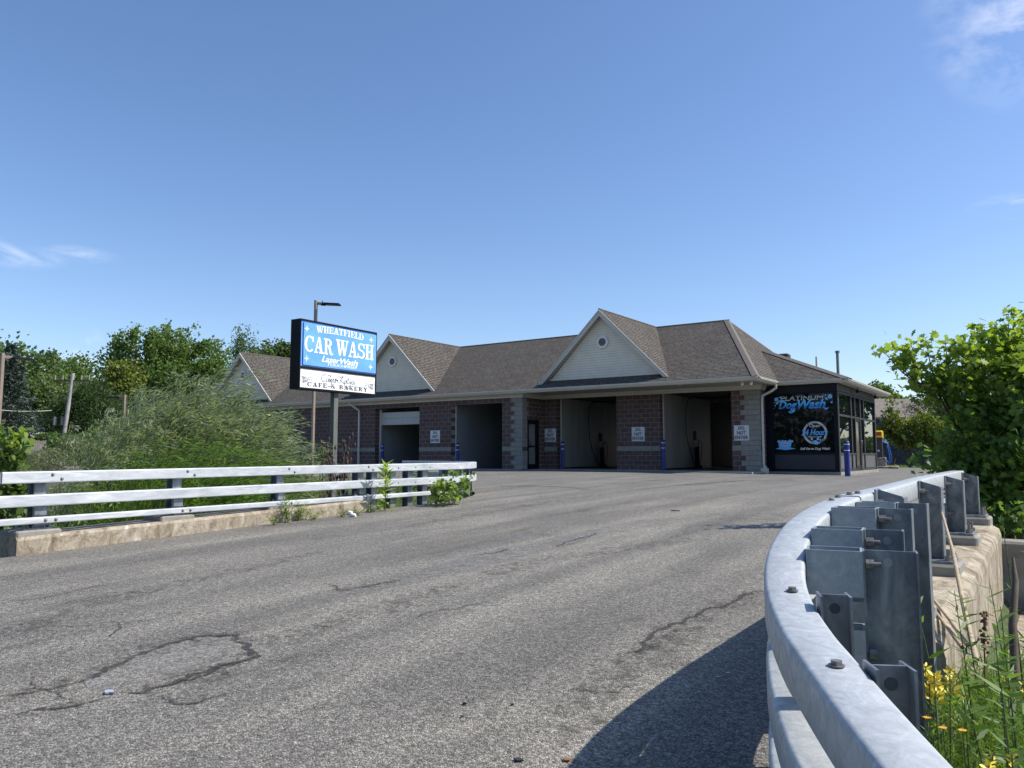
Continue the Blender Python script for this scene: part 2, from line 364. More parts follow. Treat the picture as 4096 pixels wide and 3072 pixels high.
for i, (pp, w0) in enumerate([([z2(0, 300), z2(500, 200), z2(1000, 120), z2(1500, 60)], .5), ([z2(400, 560), z2(800, 470), z2(1300, 400), z2(1700, 350)], .45), ([z1(1050, 760), z1(1400, 660), z1(1700, 560), z1(2000, 470)], .5), ([z1(0, 700), z1(400, 560), z1(900, 440), z1(1400, 330)], .35), ([z2(900, 1500), z2(1100, 1200), z2(1400, 950), z2(1700, 830)], .3)]): strip(sme, pp, w0, .4, lift=.003, seed=90+i)
tag(sme.build('road_stains', m_smear), kind='structure')
# polished, paler old patch running along the road
m_pale, nt, b = nmat('polished_patch'); v = posn(nt)
vor = setin(node(nt, 'ShaderNodeTexVoronoi'), Scale=80.0); nt.links.new(v, vor.inputs['Vector']); sep = node(nt, 'ShaderNodeSeparateColor'); nt.links.new(vor.outputs['Color'], sep.inputs[0])
nt.links.new(ramp(nt, sep.outputs[0], [(0, (.10, .098, .094)), (.5, (.24, .235, .22)), (1, (.5, .49, .46))]), b.inputs['Base Color']); setin(b, Roughness=.85)
tr = node(nt, 'ShaderNodeBsdfTransparent'); ms = node(nt, 'ShaderNodeMixShader')
nt.links.new(ramp(nt, noise(nt, posn(nt, (1, .7, 1)), 5, 6, .75), [(.42, (0, 0, 0)), (.66, (.60, .60, .60))]), ms.inputs[0])
nt.links.new(tr.outputs[0], ms.inputs[1]); nt.links.new(b.outputs[0], ms.inputs[2]); nt.links.new(ms.outputs[0], nt.nodes['Material Output'].inputs[0])
pm = MB()
def patch(poly2, lift=.006):
    n = len(poly2)//2; lo, hi = poly2[:n], poly2[n:][::-1]; vs = []; fs = []
    for i in range(n):
        for k in range(4):
            x = lo[i][0]+(hi[i][0]-lo[i][0])*k/3; y = lo[i][1]+(hi[i][1]-lo[i][1])*k/3; vs.append((x, y, road_z(x, y)+lift))
    for i in range(n-1):
        for k in range(3): fs.append((i*4+k, i*4+k+1, i*4+5+k, i*4+4+k))
    pm.add(vs, fs)
patch([z2(0, 560), z2(350, 450), z2(700, 375), z2(1050, 300), z2(1330, 262), z2(1500, 268), z2(1500, 275), z2(1300, 300), z2(1100, 350), z2(800, 410), z2(400, 530), z2(0, 610)])
patch([z1(350, 870), z1(560, 790), z1(800, 725), z1(1010, 700), z1(1030, 790), z1(800, 860), z1(600, 910), z1(380, 930)])
pm2 = pm.build('worn_pavement_patch', m_pale); tag(pm2, kind='structure')
m_yel, nt, b = nmat('faded_yellow_paint'); setin(b, **{'Base Color': (.62, .36, .07, 1), 'Roughness': .8})
tr = node(nt, 'ShaderNodeBsdfTransparent'); ms = node(nt, 'ShaderNodeMixShader')
nt.links.new(ramp(nt, noise(nt, posn(nt), 16, 5, .8), [(.52, (0, 0, 0)), (.66, (.55, .55, .55))]), ms.inputs[0]); nt.links.new(tr.outputs[0], ms.inputs[1]); nt.links.new(b.outputs[0], ms.inputs[2]); nt.links.new(ms.outputs[0], nt.nodes['Material Output'].inputs[0])
yl = MB(); strip(yl, [z2(0, 430), z2(400, 350), z2(800, 275), z2(1200, 215), z2(1560, 165), z2(1890, 123)], .15, .02, .009, 3)
strip(yl, [z2(1690, 155), z2(1780, 140), z2(1890, 123)], .17, .02, .012, 4); strip(yl, [z2(1700, 152), z2(1860, 127)], .10, .02, .015, 5)
tag(yl.build('road_marking', m_yel), kind='structure')
# ------------------------------------------------------------------ materials
def block_mat(name, ax, c1, c2, mortar, rough=.9, off=(0, 0)):
    m, nt, b = nmat(name); g = node(nt, 'ShaderNodeNewGeometry'); s = node(nt, 'ShaderNodeSeparateXYZ'); nt.links.new(g.outputs['Position'], s.inputs[0])
    cb = node(nt, 'ShaderNodeCombineXYZ')
    nt.links.new(math_(nt, 'ADD', s.outputs[ax], off[0]), cb.inputs[0]); nt.links.new(math_(nt, 'ADD', s.outputs[2], off[1]), cb.inputs[1])
    br = setin(node(nt, 'ShaderNodeTexBrick'), Scale=1.0); br.inputs['Brick Width'].default_value = .4064; br.inputs['Row Height'].default_value = .2032
    br.inputs['Mortar Size'].default_value = .011; br.inputs['Mortar Smooth'].default_value = .3; br.inputs['Bias'].default_value = 0
    br.inputs['Color1'].default_value = (*c1, 1); br.inputs['Color2'].default_value = (*c2, 1); br.inputs['Mortar'].default_value = (*mortar, 1)
    nt.links.new(cb.outputs[0], br.inputs['Vector'])
    n = noise(nt, g.outputs['Position'], 7, 6, .65)
    col = mix(nt, .8, br.outputs['Color'], ramp(nt, n, [(.3, (.84, .84, .84)), (.7, (1.16, 1.16, 1.16))]), 'MULTIPLY')
    nt.links.new(col, b.inputs['Base Color']); setin(b, Roughness=rough); b.inputs['Specular IOR Level'].default_value = .2
    bump(nt, b, math_(nt, 'SUBTRACT', noise(nt, g.outputs['Position'], 9, 5, .7), br.outputs['Fac']), .9, .03)
    return m
PUR1, PUR2, MOR = (.125, .082, .074), (.100, .066, .061), (.29, .275, .26)
m_blkX = block_mat('split_block_front', 0, PUR1, PUR2, MOR)
m_blkY = block_mat('split_block_side', 1, PUR1, PUR2, MOR)
m_quX = block_mat('grey_block_front', 0, (.27, .26, .235), (.23, .22, .20), (.30, .29, .27), off=(.2, 0))
m_quY = block_mat('grey_block_side', 1, (.27, .26, .235), (.23, .22, .20), (.30, .29, .27))
def shingle(name, ax, dz):
    m, nt, b = nmat(name); g = node(nt, 'ShaderNodeNewGeometry'); s = node(nt, 'ShaderNodeSeparateXYZ'); nt.links.new(g.outputs['Position'], s.inputs[0])
    cb = node(nt, 'ShaderNodeCombineXYZ'); wob = math_(nt, 'MULTIPLY', noise(nt, g.outputs['Position'], 2.5, 2), dz*.35)
    nt.links.new(s.outputs[ax], cb.inputs[0]); nt.links.new(math_(nt, 'ADD', s.outputs[2], wob), cb.inputs[1])
    br = setin(node(nt, 'ShaderNodeTexBrick'), Scale=1.0); br.inputs['Brick Width'].default_value = .33; br.inputs['Row Height'].default_value = dz
    br.inputs['Mortar Size'].default_value = dz*.24; br.inputs['Mortar Smooth'].default_value = .4; br.offset = .37; br.offset_frequency = 3; br.squash = 1.3; br.squash_frequency = 2
    br.inputs['Color1'].default_value = (.146, .134, .117, 1); br.inputs['Color2'].default_value = (.108, .097, .084, 1); br.inputs['Mortar'].default_value = (.028, .024, .022, 1)
    nt.links.new(cb.outputs[0], br.inputs['Vector'])
    n2 = noise(nt, g.outputs['Position'], 1.1, 4, .6); n3 = noise(nt, g.outputs['Position'], 60, 2)
    col = mix(nt, .85, br.outputs['Color'], ramp(nt, n2, [(.3, (.90, .88, .88)), (.7, (1.10, 1.11, 1.10))]), 'MULTIPLY')
    col = mix(nt, .6, col, ramp(nt, n3, [(.3, (.75, .75, .75)), (.7, (1.25, 1.25, 1.25))]), 'MULTIPLY')
    nt.links.new(col, b.inputs['Base Color']); setin(b, Roughness=.95); b.inputs['Specular IOR Level'].default_value = .15
    bump(nt, b, math_(nt, 'SUBTRACT', 1, br.outputs['Fac']), .6, .015); return m
m_shX = shingle('shingles_front', 0, .068); m_shY = shingle('shingles_side', 1, .1)
m_ridge = plain('ridge_shingle', (.14, .122, .104), .95, var=.3, scale=14)
m_trim = plain('cream_trim', (.54, .51, .45), .5, var=.06, scale=3)
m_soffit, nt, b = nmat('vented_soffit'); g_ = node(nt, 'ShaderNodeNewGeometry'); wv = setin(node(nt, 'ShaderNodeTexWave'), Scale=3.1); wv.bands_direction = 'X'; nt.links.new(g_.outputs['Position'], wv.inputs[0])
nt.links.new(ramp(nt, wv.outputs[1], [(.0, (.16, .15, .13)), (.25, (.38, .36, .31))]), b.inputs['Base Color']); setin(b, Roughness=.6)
m_siding, nt, b = nmat('grey_vinyl_siding'); s = node(nt, 'ShaderNodeSeparateXYZ'); nt.links.new(posn(nt), s.inputs[0])
fr = math_(nt, 'FRACT', math_(nt, 'MULTIPLY', s.outputs[2], 1/.112)); nt.links.new(mix(nt, .5, ramp(nt, fr, [(0, (.20, .18, .15)), (.10, (.70, .64, .53)), (1, (.76, .70, .59))]), ramp(nt, noise(nt, posn(nt), 3, 4), [(.3, (.85, .86, .88)), (.7, (1.1, 1.1, 1.08))]), 'MULTIPLY'), b.inputs['Base Color'])
setin(b, Roughness=.55); bump(nt, b, fr, .5, .02)
m_concrete, nt, b = nmat('stained_concrete'); v = posn(nt)
st = noise(nt, posn(nt, (1.2, 1.3, .75)), 3.4, 8, .74, .8); c = ramp(nt, st, [(.33, (.11, .082, .055)), (.43, (.23, .185, .13)), (.50, (.33, .28, .205)), (.58, (.40, .35, .27)), (.67, (.58, .54, .47))])
c = mix(nt, .7, c, ramp(nt, noise(nt, v, 30, 5, .7), [(.3, (.7, .68, .65)), (.7, (1.2, 1.2, 1.2))]), 'MULTIPLY')
nt.links.new(c, b.inputs['Base Color']); setin(b, Roughness=.9); bump(nt, b, noise(nt, v, 22, 6, .7), .6, .02)
m_conc2 = plain('grey_concrete', (.25, .235, .205), .9, var=.25, scale=5, bmp=.4)
m_apron = plain('pale_apron_concrete', (.30, .285, .255), .9, var=.2, scale=1.4, bmp=.2)
def galv(name, lo, hi, streak=(1, 1, 1), scale=9, rough=.42, metal=.35, scratch=0):
    m, nt, b = nmat(name); v = posn(nt, streak)
    n = noise(nt, v, scale, 6, .65, 1.2); n2 = noise(nt, v, scale*3.4, 4, .6, .6)
    c = ramp(nt, n, [(.30, lo), (.55, tuple((a+b_)/2 for a, b_ in zip(lo, hi))), (.72, hi)])
    c = mix(nt, .6, c, ramp(nt, n2, [(.3, (.84, .86, .88)), (.68, (1.12, 1.11, 1.10))]), 'MULTIPLY')
    if scratch:
        s2 = noise(nt, posn(nt, (22, .55, 13)), 1.6, 6, .72, .5); gz = noise(nt, posn(nt), .55, 2)
        f = math_(nt, 'MULTIPLY', ramp(nt, s2, [(.60, (0, 0, 0)), (.66, (1, 1, 1))]), ramp(nt, gz, [(.48, (0, 0, 0)), (.62, (1, 1, 1))]))
        c = mix(nt, math_(nt, 'MULTIPLY', f, scratch), c, (.10, .11, .13))
    nt.links.new(c, b.inputs['Base Color']); setin(b, Metallic=metal); nt.links.new(ramp(nt, n, [(.3, (rough+.12,)*3), (.7, (rough-.06,)*3)]), b.inputs['Roughness'])
    bump(nt, b, n2, .12, .004); return m
m_railL = galv('weathered_galvanised_rail', (.36, .38, .40), (.68, .70, .71), (1, .22, 1), 7, .5, .12, .75)
m_railR = galv('mottled_galvanised_rail', (.33, .355, .365), (.58, .60, .595), (1, 1, 1), 16, .45, .2)
m_post = galv('dark_galvanised_post', (.10, .115, .135), (.36, .385, .41), (1, 1, .6), 6, .45, .5)
m_block_out = galv('grey_galvanised_blockout', (.28, .31, .33), (.40, .43, .45), (1, 1, 1), 12, .5, .3)
m_bolt = plain('grey_zinc_bolt', (.22, .21, .20), .5, .6, .3, 60)
m_darkframe = plain('charcoal_frame', (.010, .011, .013), .5, 0, .25, 8, spec=.2)
m_lightedge = plain('dark_bronze_frame', (.035, .035, .034), .5, 0, .25, 8, spec=.2)
m_navy = plain('navy_black_panel', (.006, .008, .014), .5, 0, .2, 3, spec=.15)
m_greypan = plain('grey_spandrel_panel', (.085, .085, .088), .4, 0, .15, 3)
m_glass, nt, b = nmat('dark_window_glass'); setin(b, Roughness=.02, **{'Base Color': (.006, .008, .01, 1)}); b.inputs['Specular IOR Level'].default_value = .2
tr = node(nt, 'ShaderNodeBsdfTransparent'); tr.inputs[0].default_value = (.55, .6, .6, 1); ms = node(nt, 'ShaderNodeMixShader'); ms.inputs[0].default_value = .84
nt.links.new(tr.outputs[0], ms.inputs[1]); nt.links.new(b.outputs[0], ms.inputs[2]); nt.links.new(ms.outputs[0], nt.nodes['Material Output'].inputs[0])
m_sideglass, nt, b = nmat('reflective_window_glass'); setin(b, Roughness=.015, **{'Base Color': (.006, .008, .01, 1)}); b.inputs['Specular IOR Level'].default_value = 1.0
m_panel = plain('bay_wall_panel', (.30, .30, .285), .5, var=.12, scale=.5)
m_bayfloor = plain('wet_bay_floor', (.10, .10, .095), .5, var=.2, scale=2)
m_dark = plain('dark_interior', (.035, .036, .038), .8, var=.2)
m_white = plain('white_paint', (.78, .78, .76), .5, var=.03)
m_whitesign = plain('white_sign_face', (.84, .85, .85), .35, var=.02)
m_black = plain('black_paint', (.008, .008, .010), .6, var=.2, spec=.15)
m_blue = plain('blue_bollard_sleeve', (.001, .014, .17), .4, var=.12, scale=4)
m_brownpole = plain('bronze_lamp_pole', (.26, .195, .155), .45, 0, .12, 4)
m_bark = plain('bark', (.11, .085, .06), .9, var=.3, scale=12, bmp=.5)
m_rust = plain('rusty_dark_metal', (.035, .022, .02), .6, .4, .4, 20)
# ------------------------------------------------------------------ lettering
def arc(cx, cy, rx, ry, a0, a1, wx, wy, n=14):
    o, i = [], []
    for k in range(n+1):
        a = R_(a0+(a1-a0)*k/n); o.append((cx+rx*math.cos(a), cy+ry*math.sin(a))); i.append((cx+(rx-wx)*math.cos(a), cy+(ry-wy)*math.sin(a)))
    return [(o[k], o[k+1], i[k+1], i[k]) for k in range(n)]
def Rr(a, b_, c, d): return [((a, b_), (c, b_), (c, d), (a, d))]
def serif_font():
    G = {}; t = .09; e = .91
    S = lambda x: Rr(x, 0, x+.2, 1)
    G['H'] = (Rr(.08, t, .28, e)+Rr(.52, t, .72, e)+Rr(0, 0, .37, t)+Rr(.43, 0, .8, t)+Rr(0, e, .37, 1)+Rr(.43, e, .8, 1)+Rr(.28, .45, .52, .55), .84)
    G['E'] = (Rr(.08, t, .28, e)+Rr(0, 0, .68, t)+Rr(0, e, .68, 1)+Rr(.28, .455, .48, .545)+Rr(.57, .7, .68, e)+Rr(.57, t, .68, .32)+Rr(.44, .36, .52, .455)+Rr(.44, .545, .52, .64), .73)
    G['F'] = (Rr(.08, t, .28, e)+Rr(0, 0, .4, t)+Rr(0, e, .68, 1)+Rr(.28, .455, .48, .545)+Rr(.57, .7, .68, e)+Rr(.44, .36, .52, .455)+Rr(.44, .545, .52, .64), .71)
    G['L'] = (Rr(.08, t, .28, e)+Rr(0, 0, .66, t)+Rr(0, e, .38, 1)+Rr(.55, t, .66, .36), .7)
    G['T'] = (Rr(.26, t, .46, e)+Rr(0, e, .72, 1)+Rr(0, .68, .1, e)+Rr(.62, .68, .72, e)+Rr(.15, 0, .57, t), .76)
    G['I'] = (Rr(.1, t, .3, e)+Rr(0, 0, .4, t)+Rr(0, e, .4, 1), .45)
    G['A'] = ([((.08, t), (.19, t), (.42, .97), (.34, 1)), ((.50, t), (.73, t), (.5, 1), (.34, 1))]+Rr(.2, .3, .56, .4)+Rr(0, 0, .32, t)+Rr(.42, 0, .84, t), .85)
    G['W'] = ([((.05, e), (.27, e), (.43, 0), (.27, 0)), ((.36, .12), (.43, 0), (.60, e), (.50, e)), ((.45, e), (.67, e), (.83, 0), (.67, 0)), ((.76, .12), (.83, 0), (1.03, e), (.93, e))]+Rr(-.02, e, .37, 1)+Rr(.41, e, .74, 1)+Rr(.82, e, 1.12, 1), 1.12)
    G['D'] = (Rr(.08, t, .28, e)+Rr(0, 0, .36, t)+Rr(0, e, .36, 1)+arc(.34, .5, .44, .5, -90, 90, .2, t), .83)
    G['C'] = (arc(.43, .5, .43, .5, 48, 318, .2, t, 20)+Rr(.66, .64, .76, .98), .82)
    G['R'] = (Rr(.08, t, .28, e)+Rr(0, 0, .37, t)+Rr(0, e, .36, 1)+arc(.34, .74, .36, .26, -90, 90, .2, t)+Rr(.28, .48, .36, .57)+[((.36, .48), (.56, .52), (.70, .1), (.52, .06))]+arc(.68, .12, .17, .14, 180, 350, .1, .09, 8), .88)
    G['B'] = (Rr(.08, t, .28, e)+Rr(0, 0, .38, t)+Rr(0, e, .38, 1)+arc(.36, .75, .32, .25, -90, 90, .19, t)+Rr(.28, .45, .38, .54)+arc(.36, .27, .38, .27, -90, 90, .2, t), .8)
    G['S'] = (arc(.35, .735, .33, .265, 35, 270, .17, t, 12)+arc(.35, .28, .35, .28, -145, 90, .18, .1, 12)+Rr(.56, .68, .65, .99)+Rr(.0, .02, .09, .34), .74)
    G['K'] = (Rr(.08, t, .28, e)+Rr(0, 0, .37, t)+Rr(0, e, .37, 1)+[((.28, .36), (.28, .50), (.62, e), (.70, e)), ((.36, .55), (.50, .64), (.74, t), (.52, t))]+Rr(.46, e, .8, 1)+Rr(.44, 0, .84, t), .84)
    G['Y'] = (Rr(.3, t, .5, .45)+Rr(.2, 0, .6, t)+[((.04, e), (.27, e), (.5, .42), (.3, .42)), ((.56, e), (.68, e), (.48, .42), (.36, .5))]+Rr(-.04, e, .36, 1)+Rr(.46, e, .8, 1), .8)
    G['&'] = (arc(.40, .77, .21, .23, -60, 250, .09, .08)+arc(.31, .27, .31, .27, 60, 400-40, .13, .09)+[((.22, .58), (.38, .60), (.86, .04), (.66, 0))]+Rr(.56, .40, .84, .48), .86)
    G[' '] = ([], .42); return G
SF = serif_font()
def serif_text(s, gap=.02):
    P, x = [], 0
    for ch in s:
        g_, a_ = SF[ch]; P += [[(x+px, py) for px, py in q] for q in g_]; x += a_+gap
    xs = [p[0] for q in P for p in q]; x0, x1 = min(xs), max(xs)
    return [[((px-x0)/(x1-x0), py) for px, py in q] for q in P]
def font_polys(s, shear=0, bold=0, space=1.0):
    cu = bpy.data.curves.new('t', 'FONT'); cu.body = s; cu.shear = shear; cu.offset = bold; cu.space_character = space; cu.resolution_u = 4
    o = bpy.data.objects.new('t', cu); C.objects.link(o); me = bpy.data.meshes.new_from_object(o.evaluated_get(bpy.context.evaluated_depsgraph_get()))
    P = [[(me.vertices[i].co.x, me.vertices[i].co.y) for i in p.vertices] for p in me.polygons]
    bpy.data.objects.remove(o); bpy.data.curves.remove(cu); bpy.data.meshes.remove(me)
    xs = [p[0] for q in P for p in q]; ys = [p[1] for q in P for p in q]; x0, x1, y0, y1 = min(xs), max(xs), min(ys), max(ys)
    return [[((a-x0)/(x1-x0), (b_-y0)/(y1-y0)) for a, b_ in q] for q in P]
def flat(mb, polys, frame, box, lift, arch=0, thick=0, step=.0):
    """polys in 0..1; frame (origin, e, n) of a vertical plane; box (s0,z0,s1,z1)."""
    O, e, n = frame; s0, z0, s1, z1 = box
    for i, q in enumerate(polys):
        l = lift + (i % 9)*step; pts = []
        for a, b_ in q:
            s_ = s0+(s1-s0)*a; z = z0+(z1-z0)*b_ + arch*(1-(2*a-1)**2); pts.append(Vector((O[0]+e[0]*s_+n[0]*l, O[1]+e[1]*s_+n[1]*l, z)))
        k = len(pts)
        if thick:
            bk = [p - Vector((n[0], n[1], 0))*thick for p in pts]
            mb.add([tuple(p) for p in pts+bk], [tuple(range(k))]+[(j, j+k, (j+1) % k+k, (j+1) % k) for j in range(k)])
        else: mb.add([tuple(p) for p in pts], [tuple(range(k))])
def strokes(mb, lines, frame, box, w_, lift):
    O, e, n = frame; s0, z0, s1, z1 = box
    for ln in lines:
        P = [(s0+(s1-s0)*a, z0+(z1-z0)*b_) for a, b_ in ln]; Q = []
        for i in range(len(P)-1):                                   # Catmull-Rom smoothing
            p0, p1, p2, p3 = P[max(i-1, 0)], P[i], P[i+1], P[min(i+2, len(P)-1)]
            for k in range(5):
                t = k/5; Q.append(tuple(.5*((2*p1[j])+(-p0[j]+p2[j])*t+(2*p0[j]-5*p1[j]+4*p2[j]-p3[j])*t*t+(-p0[j]+3*p1[j]-3*p2[j]+p3[j])*t**3) for j in (0, 1)))
        Q.append(P[-1]); vs = []
        for i, p in enumerate(Q):
            a, b_ = Q[max(i-1, 0)], Q[min(i+1, len(Q)-1)]; tx, ty = b_[0]-a[0], b_[1]-a[1]; d = math.hypot(tx, ty) or 1
            for sg in (-1, 1):
                s_, z = p[0]-ty/d*w_/2*sg, p[1]+tx/d*w_/2*sg; vs.append((O[0]+e[0]*s_+n[0]*lift, O[1]+e[1]*s_+n[1]*lift, z))
        mb.add(vs, [(2*i, 2*i+1, 2*i+3, 2*i+2) for i in range(len(Q)-1)])
def disc(cx, cz, r, n=18, rz=None): return [(cx+r*math.cos(2*math.pi*k/n), cz+(rz or r)*math.sin(2*math.pi*k/n)) for k in range(n)]
UNIT = (0, 0, 1, 1)
# ================================================================== THE CAR WASH BUILDING
YL, YR, YD = 29.16, 30.98, 31.63              # front planes: closed bays, open bays, glazed dog wash room
XR, XC, XD = -19.65, -9.47, -6.70             # recess return, main corner, dog wash corner
bld = thing('car_wash_building', 'long single-storey car wash of purple-brown block with brown shingle roof and three gables', 'building', (-25, 31, 0))
wl = MB()
wl.box(-48, YL, -.3, -28.87, YL+.3, 3.27); wl.box(-25.83, YL, -.3, -23.78, YL+.3, 3.27); wl.box(-20.77, YL, -.3, XR, YL+.3, 3.27)
wl.box(-28.87, YL, 3.048, -25.83, YL+.3, 3.27); wl.box(-23.78, YL, 3.048, -20.77, YL+.3, 3.27)
wl.box(XR+.001, YR, -.3, -18.92, YR+.3, 3.27); wl.box(-15.84, YR, -.3, -13.76, YR+.3, 3.27); wl.box(-10.64, YR, -.3, XC, YR+.3, 3.27)
wl.split('front_wall', m_blkX, bld)
ws = MB(); ws.box(XR-.3, YL+.302, -.3, XR-.001, 29.565, 3.268); ws.box(XR-.3, 30.50, -.3, XR-.001, YR+.3, 3.268); ws.box(XR-.3, 29.565, 2.24, XR-.001, 30.50, 3.268)
ws.box(XC-.3, YR+.302, -.3, XC-.001, 31.9, 3.268); ws.box(-48.001, YL+.302, -.3, -47.7, 41, 3.25)
ws.split('side_wall', m_blkY, bld)
rw = MB(); rw.box(-47.9, 40.7, -.3, -18.92, 41, 3.25); rw.box(-15.84, 40.7, -.3, -13.76, 41, 3.25); rw.box(-10.64, 40.7, -.3, XC, 41, 3.25); rw.box(XC-.31, 31.9, -.3, XC-.05, 41, 3.25); rw.split('rear_wall', m_blkX, bld)
bd = MB()
for x0, x1, y in [(-48, -28.87, YL), (-25.83, -23.78, YL), (-20.77, XR-.0, YL), (XR+.02, -18.92, YR), (-15.84, -13.76, YR), (-10.64, XC, YR)]: bd.box(x0, y-.006, .818, x1, y+.05, 1.012)
bd.split('grey_band', m_quX, bld)
qf, qs = MB(), MB()
for k in range(16):
    if k == 4: continue
    a = k % 2; z0, z1 = k*.2032+.003, (k+1)*.2032-.003
    qf.box(XR-(.61 if a else .42)+.0, YL-.009, z0, XR+.004, YL+.05, z1); qf.box(XC-(.80 if a else .62), YR-.009, z0, XC+.004, YR+.05, z1)
    y1 = YL+(.36 if a else .50)
    if not (k < 11): qs.box(XR-.05, YL-.008, z0, XR+.007, y1, z1)
    else: qs.box(XR-.05, YL-.008, z0, XR+.007, 29.56, z1)
    qs.box(XC-.05, YR-.008, z0, XC+.007, YR+.18, z1)
qf.split('corner_quoin', m_quX, bld); qs.split('corner_quoin', m_quY, bld)
# bays: side panels, back walls, floors
m_poly, nt, b = nmat('milky_polycarbonate'); tl_ = node(nt, 'ShaderNodeBsdfTranslucent'); tl_.inputs[0].default_value = (.40, .385, .355, 1); nt.links.new(tl_.outputs[0], nt.nodes['Material Output'].inputs[0])
bk = MB()
for x0, x1, y in [(-28.87, -25.83, YL), (-23.78, -20.77, YL)]:
    bk.box(x0-.06, y+.302, 0, x0, 40.6, 3.3); bk.box(x1, y+.302, 0, x1+.06, 40.6, 3.3)
bk.split('bay_side_panel', plain('dark_grey_bay_panel', (.27, .28, .28), .5, var=.2, scale=.6), bld)
bi = MB()
for x0, x1, y in [(-18.92, -15.84, YR), (-13.76, -10.64, YR)]:
    bi.box(x0-.06, y+.302, 0.06, x0, 40.5, 3.3); bi.box(x1, y+.302, 0.06, x1+.06, 40.5, 3.3)
m_bay, nt, b = nmat('ribbed_bay_panel'); s = node(nt, 'ShaderNodeSeparateXYZ'); nt.links.new(posn(nt), s.inputs[0])
fr = math_(nt, 'FRACT', math_(nt, 'MULTIPLY', s.outputs[1], 1/.61)); nt.links.new(mix(nt, .8, ramp(nt, fr, [(0, (.20, .195, .18)), (.05, (.32, .316, .297)), (1, (.345, .338, .315))]), ramp(nt, noise(nt, posn(nt, (1, 1, .2)), 2, 4), [(.3, (.8, .8, .8)), (.7, (1.1, 1.1, 1.1))]), 'MULTIPLY'), b.inputs['Base Color']); setin(b, Roughness=.4)
bi.split('bay_side_panel', m_bay, bld)
MB().box(-18.92, 40.55, 0, -15.84, 40.6, 3.3).box(-13.76, 40.55, 0, -10.64, 40.6, 3.3).split('translucent_rear_door', m_poly, bld)
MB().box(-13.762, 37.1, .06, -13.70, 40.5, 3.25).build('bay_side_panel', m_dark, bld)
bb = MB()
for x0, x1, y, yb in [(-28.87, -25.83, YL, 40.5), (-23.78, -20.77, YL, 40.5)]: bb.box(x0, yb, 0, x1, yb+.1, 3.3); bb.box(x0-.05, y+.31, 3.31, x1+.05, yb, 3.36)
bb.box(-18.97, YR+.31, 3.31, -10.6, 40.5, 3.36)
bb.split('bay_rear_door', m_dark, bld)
bf = MB()
for x0, x1, y in [(-28.87, -25.83, YL), (-23.78, -20.77, YL), (-18.92, -15.84, YR), (-13.76, -10.64, YR)]: bf.box(x0, y+.0, -.3, x1, 40.5, .004)
bf.split('bay_floor', m_bayfloor, bld)
gd = MB(); gd.box(-28.83, 29.50, 2.20, -25.84, 29.54, 2.52); gd.box(-28.83, 29.505, 2.53, -25.84, 29.545, 2.80); gdo = gd.build('garage_door', plain('dull_white_door', (.42, .43, .41), .5, var=.08), bld); tag(gdo, 'half-raised pale sectional door in the left bay')
gt = MB(); gt.box(-28.83, 29.48, 2.19, -25.84, 29.55, 2.205); gt.box(-28.83, 29.48, 2.80, -25.84, 29.55, 2.83); gt.build('seal_strip', m_trim, gdo)
jb = MB(); jb.box(-28.872, 29.455, 0, -28.76, 29.52, 3.0); jb.box(-23.782, 29.455, 0, -23.72, 29.50, 3.04); jb.box(-18.922, 31.275, 0, -18.87, 31.32, 3.24); jb.box(-13.762, 31.275, 0, -13.71, 31.32, 3.24); jb.split('door_track', m_trim, bld)
# service door in the recess
dr = MB(); dr.box(XR-.10, 29.56, 0, XR+.02, 29.66, 2.24); dr.box(XR-.10, 30.41, 0, XR+.02, 30.51, 2.24); dr.box(XR-.10, 29.66, 2.06, XR+.02, 30.41, 2.24); dr.box(XR-.09, 29.66, 0, XR-.0, 30.41, .22); dr.box(XR-.09, 29.66, 1.0, XR-.0, 30.41, 1.07)
dr.box(XR-.09, 30.28, .22, XR-.0, 30.41, 2.06); dro = dr.build('service_door', m_black, bld)
MB().box(XR-.07, 29.66, .22, XR-.045, 30.28, 1.0).box(XR-.07, 29.66, 1.07, XR-.045, 30.28, 2.06).build('pane', plain('dusty_door_glass', (.20, .20, .185), .25, var=.1, spec=.6), dro)
MB().tube([(XR+.0, 29.72, .98), (XR+.07, 29.72, .98), (XR+.07, 29.72, 1.28), (XR+.0, 29.72, 1.28)], .014, 6).build('handle', m_darkframe, dro)
# roof: main hipped body
ES, RZ, RY = 3.54, 6.86, 35.0
EX, WX = -8.84, -48.6; YG, YB = 28.65, 41.35
rt = MB(); T = .10
A = (WX, YG, ES); B = (EX, YG, ES); Cc = (EX, YB, ES); D = (WX, YB, ES); E1 = (-12.08, RY, RZ); E0 = (WX+3.24, RY, RZ)
rt.add([A, B, E1, E0], [(0, 1, 2, 3)]); rt.add([D, Cc, E1, E0], [(3, 2, 1, 0)]); rf = rt.build('roof', m_shX, bld)
def hipcap(p, q, n1, n2, wd=.17, lift=.03):
    p, q = Vector(p), Vector(q); t = (q-p).normalized(); w_ = []
    for nn, ot in ((Vector(n1), Vector(n2)), (Vector(n2), Vector(n1))):
        nn = nn.normalized(); s_ = nn.cross(t).normalized()
        if s_.dot(ot) > 0: s_ = -s_
        w_.append(s_*wd+nn*lift)
    c_ = Vector((0, 0, lift*1.5))
    for a in w_: rc.add([tuple(p+c_), tuple(q+c_), tuple(q+a), tuple(p+a)], [(0, 1, 2, 3)]); rc.add([tuple(q+a), tuple(p+a), tuple(p+a-Vector((0, 0, .05))), tuple(q+a-Vector((0, 0, .05)))], [(0, 1, 2, 3)])
rs = MB(); rs.add([B, Cc, E1], [(0, 1, 2)]); rs.add([D, A, E0], [(0, 1, 2)])
gs = MB(); gf, rk, gsof, rc = [], MB(), MB(), MB()
SL = .985; YA = 29.12
